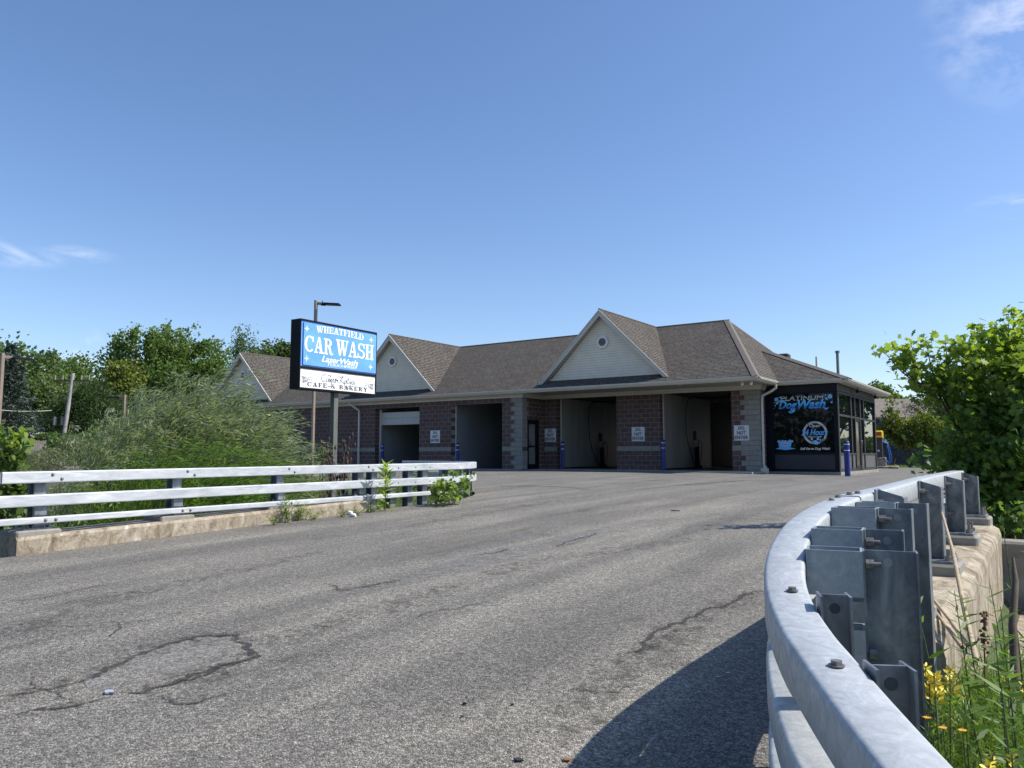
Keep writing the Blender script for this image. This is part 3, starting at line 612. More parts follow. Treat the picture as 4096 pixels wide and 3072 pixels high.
for gxc in (-15.65, -27.93, -40.35):
    hw = (RZ-3.72)/SL
    rs.add([(gxc, YA, RZ), (gxc+hw+.08, YA, RZ-SL*(hw+.08)), (gxc+hw+.08, RY, RZ-SL*(hw+.08)), (gxc, RY, RZ)], [(0, 1, 2, 3)])
    rs.add([(gxc, YA, RZ), (gxc-hw-.08, YA, RZ-SL*(hw+.08)), (gxc-hw-.08, RY, RZ-SL*(hw+.08)), (gxc, RY, RZ)], [(3, 2, 1, 0)])
    rc.tube([(gxc, YA-.03, RZ+.015), (gxc, RY, RZ+.02)], .035, 5)
    for sgn in (-1, 1):                                       # rake board, trim and sloped soffit
        o0, o1 = (gxc, RZ-.02), (gxc+sgn*(hw+.06), RZ-.02-SL*(hw+.06)); nx, nz = -sgn*SL/math.hypot(1, SL), -1/math.hypot(1, SL)
        for wd, yy in ((.19, YA-.03), (.055, YA-.055)):
            q = [(o0[0], yy, o0[1]), (o1[0], yy, o1[1]), (o1[0]+(-sgn*wd*1.1), yy, o1[1]), (o0[0], yy, o0[1]-wd*1.42)]
            rk.prism(q if sgn > 0 else q[::-1], (0, .06 if wd > .1 else .03, 0))
        s0, s1 = (gxc, RZ-.26), (gxc+sgn*(hw-.17), RZ-.26-SL*(hw-.17))
        gsof.prism([(s0[0], YA+.03, s0[1]), (s1[0], YA+.03, s1[1]), (s1[0], 29.41, s1[1]), (s0[0], 29.41, s0[1])], (0, 0, .02))
    face = MB(); hh = hw-.14; face.prism([(gxc-hh, 29.42, RZ-.3-SL*(hh-.0)), (gxc+hh, 29.42, RZ-.3-SL*hh), (gxc, 29.42, RZ-.24)], (0, .08, 0)); gf.append(face)
    face.box(gxc-2.7, 29.40, 3.55, gxc+2.7, 29.5, 4.02)
    fo_ = face.build('gable_face', m_siding, bld)
    vt = MB(); cx, cz = gxc, 5.47
    vt.prism([(x, 29.39, z) for x, z in disc(cx, cz, .27, 24)][::-1], (0, .03, 0)); vto = vt.build('gable_vent', m_trim, fo_)
    vr = MB(); 
    for r0, r1, yy in ((.27, .215, 29.345), (.215, .175, 29.36)):
        o_, i_ = disc(cx, cz, r0, 24), disc(cx, cz, r1, 24)
        for k in range(24):
            j = (k+1) % 24; vr.add([(o_[k][0], yy, o_[k][1]), (o_[j][0], yy, o_[j][1]), (i_[j][0], yy, i_[j][1]), (i_[k][0], yy, i_[k][1])], [(0, 1, 2, 3)]); vr.add([(o_[k][0], yy, o_[k][1]), (o_[j][0], yy, o_[j][1]), (o_[j][0], 29.39, o_[j][1]), (o_[k][0], 29.39, o_[k][1])], [(3, 2, 1, 0)])
    vr.build('vent_ring', m_white, fo_)
    lv = MB()
    for k in range(6):
        z = cz-.13+k*.052; h_ = math.sqrt(max(0, .175**2-(z-cz)**2)); lv.box(cx-h_, 29.383, z-.017, cx+h_, 29.388, z+.017)
    lv.build('louvre_gap', m_black, fo_)
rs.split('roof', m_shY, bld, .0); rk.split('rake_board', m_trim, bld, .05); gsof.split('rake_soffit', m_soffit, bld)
rc.tube([(WX+3.2, RY, RZ+.0), (-12.0, RY, RZ+.0)], .05, 6); hipcap((-12.08, RY, RZ), (EX, YG, ES), (0, -.524, 1), (1.02, 0, 1)); hipcap((-12.08, RY, RZ), (EX, YB, ES), (0, .524, 1), (1.02, 0, 1))
# dog wash room roof
DG, DX, DB = 31.35, -6.22, 40.6
P0 = Vector((-10.68, 35.29, 5.434)); P1 = Vector((-10.68, DB-(35.29-DG), 5.434))
da, db, dc_ = (EX-1.6, DG, ES), (DX, DG, ES), (DX, DB, ES)
dm = MB(); dm.add([(EX-1.2, DG, ES), db, tuple(P0+Vector((0, 0, .004))), (-11.4, 35.29, 5.43)], [(0, 1, 2, 3)]); dm.build('roof', m_shX, bld)
dm = MB(); dm.add([db, dc_, tuple(P1), tuple(P0)], [(0, 1, 2, 3)]); dm.add([dc_, (EX-1.2, DB, ES), tuple(P1)], [(0, 1, 2)]); dm.build('roof', m_shY, bld)
hipcap(tuple(P0), (DX, DG, ES), (0, -.48, 1), (.42, 0, 1)); rc.split('ridge_cap', m_ridge, bld)
# gutters (K profile), soffits, frieze
gprof = [(0, 0), (.06, 0), (.075, .03), (.115, .06), (.12, .10), (.13, .10), (.13, .125), (.10, .125), (.10, .11), (0, .11)]
def gutter(p, q, side, name='gutter'):
    mb = MB(); mb.sweep(gprof, [(p[0], p[1], 3.43), (q[0], q[1], 3.43)], [side, side]); mb.build(name, m_trim, bld)
gutter((WX, YG+.1), (EX+.01, YG+.1), (0, -1)); gutter((EX-.1, YG+.0), (EX-.1, DG-.03), (1, 0)); gutter((EX+.0, DG+.1), (DX+.01, DG+.1), (0, -1)); gutter((DX-.1, DG+.0), (DX-.1, DB), (1, 0))
fb = MB(); fb.box(WX, YG+.101, 3.40, EX-.101, YG+.13, 3.55); fb.box(EX-.13, YG+.131, 3.40, EX-.101, DG+.1, 3.55); fb.box(EX-.1, DG+.101, 3.40, DX-.101, DG+.13, 3.55); fb.box(DX-.13, DG+.131, 3.40, DX-.101, DB, 3.55); fb.build('fascia', m_trim, bld)
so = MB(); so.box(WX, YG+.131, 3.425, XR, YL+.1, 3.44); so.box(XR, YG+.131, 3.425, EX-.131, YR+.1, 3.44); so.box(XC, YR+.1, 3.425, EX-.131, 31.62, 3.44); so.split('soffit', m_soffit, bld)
so = MB(); so.box(EX-.1, DG+.131, 3.425, DX-.131, YD+.05, 3.44); so.box(XD-.02, YD+.05, 3.425, DX-.131, DB, 3.44); so.build('soffit', m_trim, bld)
fz = MB()
for z0, z1, d in ((3.25, 3.33, .045), (3.335, 3.425, .09)):
    fz.box(-48, YL-d, z0, XR+d, YL+.02, z1); fz.box(XR-.02, YL+.02, z0, XR+d, YR-d, z1); fz.box(XR-.02, YR-d, z0+.0005, XC+d, YR+.02, z1); fz.box(XC-.02, YR+.02, z0, XC+d, 31.62, z1)
fz.build('frieze_board', m_trim, bld)
def downspout(pts, r=.05):
    mb = MB(); mb.tube(pts, r, 4, smooth=False); return mb.build('downspout', m_trim, bld)
downspout([(-30.42, 28.78, 3.42), (-30.42, 28.82, 3.33), (-30.01, YL-.06, 2.98), (-30.0, YL-.06, 2.86), (-30.0, YL-.06, .0)], .06)
downspout([(EX-.02, 31.10, 3.42), (EX-.02, 31.10, 3.28), (-9.02, 30.99, 3.14), (-9.37, YR+.03, 2.98), (-9.39, YR+.03, 2.80), (-9.39, YR+.03, .02)], .055)
MB().box(-9.49, 30.90, -.16, -9.24, 31.14, .12).tube([(-9.36, 31.02, .12), (-9.36, 31.02, .2)], .075, 8).build('drain_boot', m_trim, bld)
cmr = MB()
for x in (-9.62, -9.28):
    cmr.tube([(x, 29.35, 3.43), (x, 29.35, 3.37)], .05, 8); cmr.tube([(x, 29.35, 3.38), (x, 29.33, 3.35), (x, 29.31, 3.31), (x, 29.30, 3.28)], [.055, .062, .055, .02], 10)
cmr.split('security_camera', m_white, bld)
sl = MB()
for x in (-32.5, -27.1, -22.1, -16.9, -12.0): sl.tube([(x, 28.93, 3.425), (x, 28.93, 3.39)], [.10, .07], 10)
sl.split('soffit_light', plain('frosted_lens', (.5, .5, .48), .3), bld)
pv = MB(); pv.tube([(-8.9, 38, 4.3), (-8.9, 38, 5.25)], .055, 10); pv.build('vent_pipe', m_white, bld)
pv = MB(); pv.tube([(-7.97, 38, 4.0), (-7.97, 38, 5.36)], .065, 12); pv.tube([(-7.97, 38, 5.36), (-7.97, 38, 5.38)], .11, 12); pv.tube([(-7.97, 38, 5.38), (-7.97, 38, 5.43)], .08, 12); pv.tube([(-7.97, 38, 5.43), (-7.97, 38, 5.45)], .115, 12); pv.build('flue_pipe', plain('grey_flue', (.20, .22, .22), .4, .5), bld)
q = at(3135, 1424, Y=37.5); MB().cbox(q.x-.25, 37.3, q.z-.35, q.x+.25, 37.8, q.z+.10, .05).build('roof_vent', m_dark, bld)
# concrete apron in front of the bays and kerb under the glazed room
ap = MB(); ap.box(-48, YL-.9, -.35, XR, YL, -.008); ap.box(XR, YR-1.55, -.35, XC+.1, YR, -.010); tag(ap.build('pavement', m_apron), kind='structure')
# ---- glazed dog wash room
MB().box(XC+.03, YD-.02, -.35, XD+.04, YD+.3, -.018).box(XD-.3, YD+.3, -.35, XD+.04, 39.45, -.018).build('kerb_base', m_conc2, bld)
MB().box(XC+.01, YD, 3.10, XD, YD+.12, 3.425).box(XD-.12, YD+.12, 3.12, XD-.001, 39.4, 3.425).build('fascia_panel', m_darkframe, bld)
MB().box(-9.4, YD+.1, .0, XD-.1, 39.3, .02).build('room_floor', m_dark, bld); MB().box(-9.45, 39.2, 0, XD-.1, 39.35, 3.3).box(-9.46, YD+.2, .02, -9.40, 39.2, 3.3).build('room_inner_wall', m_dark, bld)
wn = MB()                                     # big front window frame
wn.box(XC+.02, YD, -.018, -9.15, YD+.12, 3.10); wn.box(-6.86, YD, -.018, XD, YD+.12, 3.10); wn.box(-9.15, YD, 3.05, -6.86, YD+.12, 3.10); wn.box(-9.15, YD+.005, .66, -6.86, YD+.12, .74); wn.box(-9.15, YD, -.018, -6.86, YD+.12, .06); wn.box(-9.15, YD+.03, 2.12, -6.86, YD+.11, 2.17)
fw = wn.build('front_window', m_navy, bld)
MB().box(-9.15, YD+.05, .74, -6.86, YD+.06, 2.12).box(-9.15, YD+.05, 2.17, -6.86, YD+.06, 3.05).build('pane', m_glass, fw)
MB().box(-9.14, YD+.03, .075, -6.87, YD+.05, .65).build('lower_panel', plain('navy_lower_panel', (.016, .02, .03), .5, var=.15, scale=2), fw)
sw = MB()
for y0, y1 in ((YD+.12, YD+.26), (34.03, 34.20), (34.80, 34.93), (35.86, 36.02), (36.62, 36.76), (39.22, 39.4)): sw.box(XD-.12, y0, -.018, XD-.0, y1, 3.10)
ys = [(YD+.26, 34.03), (34.20, 34.80), (34.93, 35.86), (36.02, 36.62), (36.76, 39.22)]
for i, (a, b_) in enumerate(ys):
    sw.box(XD-.11, a, 3.04, XD-.01, b_, 3.10); sw.box(XD-.11, a, 2.15, XD-.01, b_, 2.23)
    if i != 2: sw.box(XD-.11, a, .64, XD-.01, b_, .72); sw.box(XD-.11, a, -.018, XD-.01, b_, .10)
swo = sw.build('side_window', m_lightedge, bld)
gl = MB(); lp = MB()
for i, (a, b_) in enumerate(ys):
    gl.box(XD-.07, a, 2.23, XD-.06, b_, 3.04)
    if i != 2: gl.box(XD-.07, a, .72, XD-.06, b_, 2.15); lp.box(XD-.06, a, .10, XD-.04, b_, .64)
gl.split('pane', m_sideglass, swo); lp.split('lower_panel', m_greypan, swo)
sd = MB(); sd.box(XD-.09, 34.94, 0, XD-.02, 35.03, 2.14); sd.box(XD-.09, 35.76, 0, XD-.02, 35.85, 2.14); sd.box(XD-.09, 35.03, 2.04, XD-.02, 35.76, 2.14); sd.box(XD-.09, 35.03, 0, XD-.02, 35.76, .2)
sdo = sd.build('entry_door', m_darkframe, bld); MB().box(XD-.06, 35.03, .2, XD-.05, 35.76, 2.04).build('pane', plain('brown_tinted_door_glass', (.10, .09, .075), .15, var=.2, spec=.7), sdo)
MB().tube([(XD-.02, 35.79, .95), (XD+.05, 35.79, .95), (XD+.05, 35.79, 1.25), (XD-.02, 35.79, 1.25)], .016, 6).build('handle', m_bolt, sdo)
MB().tube([(XD+.18, 34.6, 3.42), (XD+.18, 34.6, 3.30)], .02, 6).tube([(XD+.18, 34.6, 3.30), (XD+.16, 34.6, 3.25), (XD+.15, 34.6, 3.2)], [.06, .075, .03], 8).tube([(XD+.18, 38.6, 3.42), (XD+.18, 38.6, 3.30)], .02, 6).tube([(XD+.18, 38.6, 3.30), (XD+.16, 38.6, 3.25), (XD+.15, 38.6, 3.2)], [.06, .075, .03], 8).split('dome_camera', m_black, bld)
# window graphics, on the outside of the front pane
FR = ((0, YD+.05), (1, 0), (0, -1))
m_silver, nt, b = nmat('silver_vinyl'); s = node(nt, 'ShaderNodeSeparateXYZ'); nt.links.new(posn(nt), s.inputs[0]); wv = math_(nt, 'SINE', math_(nt, 'MULTIPLY', s.outputs[2], 70)); nt.links.new(ramp(nt, wv, [(0, (.30, .31, .32)), (1, (.75, .76, .77))]), b.inputs['Base Color']); setin(b, Roughness=.4)
m_vblue, nt, b = nmat('blue_vinyl'); s = node(nt, 'ShaderNodeSeparateXYZ'); nt.links.new(posn(nt), s.inputs[0]); f_ = math_(nt, 'MULTIPLY', math_(nt, 'SUBTRACT', s.outputs[2], 2.38), 2.4, True); nt.links.new(ramp(nt, f_, [(0, (.10, .50, .95)), (.35, (.015, .14, .55)), (.55, (.05, .42, .9)), (1, (.16, .55, .92))]), b.inputs['Base Color']); setin(b, Roughness=.4)
m_vblue2 = plain('sky_blue_vinyl', (.10, .46, .90), .4, var=.05); m_bub = plain('bubble_vinyl', (.22, .52, .80), .4, var=.25, scale=14); m_vwhite = plain('grey_white_vinyl', (.62, .62, .62), .4, var=.15, scale=30)
mb = MB(); flat(mb, font_polys('PLATINUM', .15, .012), FR, (-8.86, 2.79, -7.21, 2.97), .004); d_ = mb.build('window_lettering', m_silver, fw)
mb = MB(); flat(mb, font_polys('Dog', .35, .03), FR, (-8.95, 2.38, -8.22, 2.78), .004); flat(mb, font_polys('Wash', .35, .03), FR, (-8.19, 2.45, -7.14, 2.81), .004); strokes(mb, [[(-8.30, 2.44), (-8.36, 2.36), (-8.48, 2.32), (-8.54, 2.37)], [(-7.2, 2.52), (-7.15, 2.42), (-7.05, 2.46)], [(-8.95, 2.70), (-8.98, 2.74), (-8.85, 2.80), (-8.7, 2.79)]], FR, UNIT, .055, .0045); mb.build('window_lettering', m_vblue, fw)
mb = MB(); o_, i_ = disc(-7.575, 1.50, .455, 40, .45), disc(-7.575, 1.50, .375, 40, .37)
m_ring, nt, b = nmat('silver_ring'); nt.links.new(ramp(nt, noise(nt, posn(nt), 2.2, 2), [(.35, (.10, .10, .11)), (.5, (.65, .65, .66)), (.62, (.20, .20, .21))]), b.inputs['Base Color']); setin(b, Roughness=.35)
flat(mb, [[o_[k], o_[(k+1) % 40], i_[(k+1) % 40], i_[k]] for k in range(40)], FR, UNIT, .003); mb.build('window_emblem_ring', m_ring, fw)
mb = MB(); flat(mb, font_polys('Open', .3, .012), FR, (-7.78, 1.68, -7.38, 1.84), .006); flat(mb, font_polys('7 Days A Week', .3, .03), FR, (-7.86, 1.30, -7.32, 1.37), .006); flat(mb, font_polys('Self Serve Dog Wash', .3, .035), FR, (-8.16, .81, -7.04, .93), .006); mb.build('window_lettering', m_vwhite, fw)
mb = MB(); flat(mb, font_polys('24 Hours', .3, .02), FR, (-8.09, 1.40, -7.10, 1.64), .009); mb.build('window_lettering', m_vblue2, fw)
mb = MB(); bl = [(-9.02, 2.86, .075), (-8.86, 2.93, .04), (-9.01, 2.70, .045), (-9.08, 2.62, .025), (-8.94, 2.94, .018), (-9.1, 2.75, .018), (-9.13, 2.50, .014), (-9.05, 2.56, .012), (-8.95, 2.75, .02), (-6.97, 2.90, .085), (-7.10, 2.82, .05), (-7.14, 2.95, .03), (-7.18, 2.87, .015), (-6.92, 2.67, .04), (-6.90, 2.75, .018), (-7.05, 2.99, .015), (-7.20, 3.00, .012),
      (-7.57, 1.13, .085), (-7.47, 1.26, .055), (-7.70, 1.26, .045), (-7.38, 1.22, .035), (-7.66, 1.16, .03), (-7.42, 1.11, .03), (-7.30, 1.24, .02), (-7.5, 1.04, .02)]
for i, (x, z, r) in enumerate(bl): flat(mb, [disc(x, z, r)], FR, UNIT, .0075+i*.0002)
mb.build('window_bubbles', m_bub, fw)
mb = MB(); flat(mb, [[(-9.0, 1.15), (-8.97, .93), (-8.52, .93), (-8.47, 1.15)], [(-9.12, .88), (-8.95, .93), (-8.55, .93), (-8.32, .89), (-8.5, .86), (-8.72, .83), (-8.9, .86)]], FR, UNIT, .004, step=.0004); mb.build('window_tub', m_vblue2, fw)
mb = MB()
for k in range(13): flat(mb, [disc(-9.0+k*.045, 1.17+.03*math.sin(k*2.1), .035+.012*math.sin(k*3.3))], FR, UNIT, .0055+k*.0002)
mb.build('window_suds', m_bub, fw)
mb = MB(); flat(mb, [[(-8.86, 1.0), (-8.62, 1.0), (-8.62, 1.10), (-8.86, 1.10)]], FR, UNIT, .006); mb.build('window_name_plate', m_vwhite, fw)
mb = MB(); flat(mb, font_polys('K9000', 0, .05), FR, (-8.84, 1.02, -8.64, 1.08), .0075); mb.build('window_lettering', plain('magenta_vinyl', (.5, .02, .16), .5), fw)
# ---- DO NOT ENTER signs
m_signink = plain('dark_sign_ink', (.02, .012, .035), .5); m_ringink = plain('maroon_ring_ink', (.16, .07, .10), .5)
def dne(xc, zc, y, label):
    t = thing('warning_sign', label, 'sign', (xc, y-.012, zc), 'do not enter signs on the block piers'); h = .305
    MB().box(xc-h, y-.014, zc-h, xc+h, y-.008, zc+h).build('sign_plate', plain('weathered_white_plate', (.62, .64, .66), .45, var=.05), t)
    F = ((0, y-.014), (1, 0), (0, -1)); mb = MB(); o_, i_ = disc(xc, zc, .215, 36), disc(xc, zc, .206, 36)
    flat(mb, [[o_[k], o_[(k+1) % 36], i_[(k+1) % 36], i_[k]] for k in range(36)], F, UNIT, .002); flat(mb, [[(xc-.142, zc-.135), (xc-.135, zc-.142), (xc+.142, zc+.135), (xc+.135, zc+.142)]], F, UNIT, .0025); mb.build('prohibition_ring', m_ringink, t)
    mb = MB()
    for s_, z, hw_ in (('DO', .125, .115), ('NOT', -.065, .17), ('ENTER', -.255, .275)): flat(mb, font_polys(s_, 0, .025), F, (xc-hw_, zc+z, xc+hw_, zc+z+.14), .004)
    mb.build('lettering', m_signink, t)
dne(-24.79, 1.528, YL, 'white do not enter sign on the pier between the half-open bay and the next bay')
dne(-19.29, 1.558, YR, 'white do not enter sign beside the dark service door in the recess')
dne(-14.79, 1.543, YR, 'white do not enter sign on the wide pier between the two open wash bays')
dne(-10.24, 1.519, YR, 'white do not enter sign on the grey-quoined corner pier by the dog wash')
# ---- bollards
def bollard(x, y, z, h, label, r=.085):
    t = thing('bollard', label, 'bollard', (x, y, z), 'blue bollards at the bay entrances'); mb = MB()
    mb.tube([(x, y, z-.2), (x, y, z+h-.06), (x, y, z+h-.02), (x, y, z+h)], [r, r, r*.88, r*.45], 16); mb.build('post', m_blue, t)
    mb = MB()
    for dz in (.12, .34): mb.tube([(x, y, z+h-dz-.014), (x, y, z+h-dz+.014)], r+.003, 16)
    mb.split('reflective_stripe', m_white, t)
bollard(-28.42, 29.22, 0, 1.22, 'blue bollard in front of the half-raised door'); bollard(-23.35, 29.1, 0, 1.22, 'blue bollard at the dark bay right of the half-raised door')
bollard(-18.55, 30.85, 0, 1.25, 'blue bollard beside the recessed bay next to the service door'); bollard(-13.52, 30.72, 0, 1.27, 'blue bollard at the open bay nearest the dog wash room')
qb = at(3391, 1905, Z=-.135); bollard(qb.x, qb.y, -.135, 1.28, 'bright blue bollard with two white stripes at the corner of the dog wash room', .1)
# ---- wash gear inside the open bays
def wash_gear(x, y, zt, label, sgn):
    t = thing('wash_hose', label, 'hose', (x+.2, y, 0), 'hanging spray hoses in the wash bays')
    MB().tube([(x+2.2, y-.1, zt+.03), (x+1.3, y-.7, zt+.0), (x+.5, y-1.4, zt-.02), (x+.35, y-1.5, zt-.06)], .025, 6).build('boom', m_black, t)
    P = [(x+.35, y-1.5, zt-.05), (x+.28, y-1.62, zt-.3), (x+.25, y-1.66, zt-.9), (x+.25, y-1.60, 1.5), (x+.25, y-1.3, .9), (x+.25, y-.9, .35), (x+.22, y-.5, .12), (x+.2, y-.2, .3), (x+.17, y, .6)]
    MB().tube(P, .016, 6).build('supply_hose', m_black, t)
    MB().tube([(x+.15, y, .05), (x+.13, y, 1.0), (x+.14, y+.1, 1.28), (x+.16, y+.3, 1.3), (x+.16, y+.45, 1.1), (x+.16, y+.42, .7), (x+.16, y+.15, .1)], .018, 6).build('wand', m_black, t)
    MB().cbox(x+.02, y-.14, .005, x+.3, y+.12, .16, .02).box(x+.0, y-.03, .16, x+.2, y+.03, 1.02).build('floor_box', m_black, t)
    MB().box(x+.002, y-.15, 1.32, x+.03, y+.15, 1.75).build('control_plate', m_darkframe, t)
wash_gear(-18.92, 35.2, 3.28, 'black spray hose and boom in the wash bay right of the service door', 1)
wash_gear(-13.76, 34.9, 3.24, 'black spray hose and boom in the wash bay nearest the dog wash room', 1)
m3 = MB()
for k in range(7):
    a = k*.9; m3.tube([(-10.95+.12*math.cos(a), 31.9+.12*math.sin(a), 3.24-.03*k), (-10.95+.13*math.cos(a+2), 31.9+.13*math.sin(a+2), 3.2-.03*k)], .03, 5)
m3.box(-11.1, 31.7, 2.9, -10.72, 31.78, 2.98); m3.build('bay_door_motor', m_black, bld)
# ================================================================== PYLON SIGN
X0s, X1s = Vector((-14.886, 12.434)), Vector((-14.956, 15.116)); es = (X1s-X0s).normalized(); ns = Vector((es.y, -es.x)); W_s = (X1s-X0s).length
SFm = ((X0s.x, X0s.y), (es.x, es.y), (ns.x, ns.y))
def sbox(mb, s0, z0, s1, z1, d0, d1):
    c = [X0s+es*s_+ns*d for s_, d in ((s0, d0), (s1, d0), (s1, d1), (s0, d1))]
    return mb.prism([(p.x, p.y, z0) for p in c], (0, 0, z1-z0))
ps = thing('pylon_sign', 'tall roadside sign, blue car wash panel above a white bakery panel', 'sign', (-15.1, 13.78, -.6))
mb = MB(); zt, zb = 3.955, 2.235
sbox(mb, 0, zb, W_s, zt, -.345, -.05)
sbox(mb, 0, zt-.045, W_s, zt, -.05, 0); sbox(mb, 0, zb, W_s, zb+.04, -.05, 0); sbox(mb, 0, zb+.04, .03, zt-.045, -.05, 0); sbox(mb, W_s-.03, zb+.04, W_s, zt-.045, -.05, 0); sbox(mb, .03, 2.735, W_s-.03, 2.795, -.05, 0)
mb.build('cabinet', m_black, ps)
m_sb, nt, b = nmat('sky_blue_sign_face'); nt.links.new(ramp(nt, noise(nt, posn(nt, (1, .6, 1)), 2.2, 3), [(.35, (.115, .33, .80)), (.65, (.17, .43, .88))]), b.inputs['Base Color']); setin(b, Roughness=.35)
mb = MB(); sbox(mb, .03, 2.795, W_s-.03, 3.91, -.049, -.02); sbox(mb, .10, 2.83, W_s-.04, 3.875, -.02, .012); up_ = mb.build('upper_panel', m_sb, ps)
mb = MB(); LF = .016; st_ = .00025
flat(mb, serif_text('WHEATFIELD', .015), SFm, (.49, 3.665, 2.15, 3.835), LF, arch=.035, thick=.014, step=st_)
flat(mb, serif_text('CAR', .0), SFm, (.125, 3.155, 1.075, 3.56), LF, thick=.018, step=st_); flat(mb, serif_text('WASH', .0), SFm, (1.16, 3.175, 2.54, 3.585), LF, thick=.018, step=st_)
mb.build('raised_lettering', m_whitesign, up_)
mb = MB(); flat(mb, font_polys('LaserWash', .3, .018, .95), SFm, (.69, 2.955, 1.94, 3.115), LF, thick=.012); flat(mb, font_polys('TOUCHFREE', .25, .015, .95), SFm, (.88, 2.875, 1.87, 2.955-.012), LF, thick=.012)
flat(mb, [[(1.86, 2.89), (1.90, 2.89), (1.97, 3.06), (1.92, 3.06)]], SFm, UNIT, LF+.001, thick=.012); mb.build('raised_lettering', m_whitesign, up_)
mb = MB()
for cx, cz in ((.19, 3.72), (2.44, 3.72), (.20, 2.985), (2.44, 2.985)):
    r = .095; q = []
    for k in range(8): a = math.pi/4*k; rr = (r if k % 4 != 0 else r*.95) if k % 2 == 0 else r*.27; q.append((cx+rr*math.cos(a), cz+rr*math.sin(a)))
    flat(mb, [q], SFm, UNIT, LF, thick=.012)
mb.split('star_ornament', m_whitesign, up_)
mb = MB(); sbox(mb, .03, 2.275, W_s-.03, 2.735, -.049, -.018); lo_ = mb.build('lower_panel', m_whitesign, ps)
mb = MB(); flat(mb, serif_text('CAFE & BAKERY', .16), SFm, (.27, 2.315, 2.36, 2.425), -.015, step=.0002); mb.build('lettering', m_signink, lo_)
scr = [[(.12, .95), (.08, 1.0), (.02, .8), (.0, .4), (.05, .05), (.12, .2)], [(.20, .5), (.15, .45), (.14, .15), (.18, .1), (.215, .5), (.215, .15), (.235, .1)], [(.17, 1.0), (.26, .9), (.28, 1.05), (.24, .6), (.25, .1)], [(.25, .3), (.30, .55), (.29, .35), (.25, .33), (.30, .12), (.33, .2)], [(.32, .3), (.36, .45), (.34, .6), (.33, .2), (.37, .15)], [(.38, .2), (.41, .6), (.41, .1), (.375, .12)], [(.27, .1), (.30, -.3), (.24, -.5), (.16, -.45)],
       [(.425, .7), (.428, .35), (.44, .5), (.43, .35)], [(.45, .5), (.46, .35), (.475, .5), (.465, .1)],
       [(.49, .95), (.55, .9), (.62, 1.0), (.57, .6), (.53, .1)], [(.66, 1.05), (.57, .5), (.66, .1), (.70, -.3), (.66, -.4)], [(.73, .55), (.68, .4), (.68, .12), (.72, .2), (.74, .55), (.745, .12)], [(.80, .95), (.78, .3), (.79, .1), (.82, .2)], [(.765, .68), (.83, .66)], [(.84, .5), (.85, .15), (.89, .5), (.86, -.3), (.80, -.5), (.78, -.3), (.84, -.1)], [(.97, .5), (.92, .42), (.92, .12), (.96, .15), (.98, .5), (.985, .12), (1.0, .2)]]
mb = MB(); strokes(mb, scr, SFm, (.73, 2.455, 1.89, 2.645), .0125, -.0135); mb.build('script_lettering', m_signink, lo_)
mb = MB(); r_ = random.Random(5)
for sx, ox in ((1, .03), (-1, W_s-.03)):
    F = []
    for k in range(2): c0 = (.09, .5-.22*k); F.append([(c0[0]+(.012+.007*j)*math.cos(j*.9), c0[1]*1.0+(.012+.007*j)*math.sin(j*.9)*1.0) for j in range(12)])
    for k in range(7):
        a = R_(-80+k*28); L0 = .12+.09*(k in (3, 4)); p = (.09, .4); tip = (p[0]+L0*math.cos(a)*1.5, p[1]+L0*math.sin(a)*1.6); F.append([p, ((p[0]+tip[0])/2+.01, (p[1]+tip[1])/2+.02), tip])
        for j in range(3):
            q0 = (p[0]+(tip[0]-p[0])*(.45+.2*j), p[1]+(tip[1]-p[1])*(.45+.2*j))
            for s_ in (-1, 1): aa = a+s_*.7; e_ = (q0[0]+.045*math.cos(aa), q0[1]+.05*math.sin(aa)); F.append([q0, ((q0[0]+e_[0])/2-.01*math.sin(aa), (q0[1]+e_[1])/2+.012), e_, ((q0[0]+e_[0])/2+.012*math.sin(aa), (q0[1]+e_[1])/2-.008), q0])
    F2 = [[(ox+sx*max(0, x), 2.30+y*.42 if True else 0) for x, y in ln] for ln in F]
    strokes(mb, F2, SFm, UNIT, .0028, -.0130)
mb.build('floral_drawing', m_signink, lo_)
pc = X0s+es*(W_s/2)-ns*.19
m_spost, nt, b = nmat('faded_green_grey_post'); nt.links.new(ramp(nt, noise(nt, posn(nt, (1, 1, .4)), 5, 6), [(.3, (.085, .095, .085)), (.7, (.15, .155, .14))]), b.inputs['Base Color']); setin(b, Roughness=.7)
Mp = Matrix.Translation((pc.x, pc.y, 0)) @ Matrix.Rotation(R_(0), 4, 'Z')
MB().cbox(-.072, -.072, -2.0, .072, .072, zb-.0, .006, Mp).build('post', m_spost, ps)
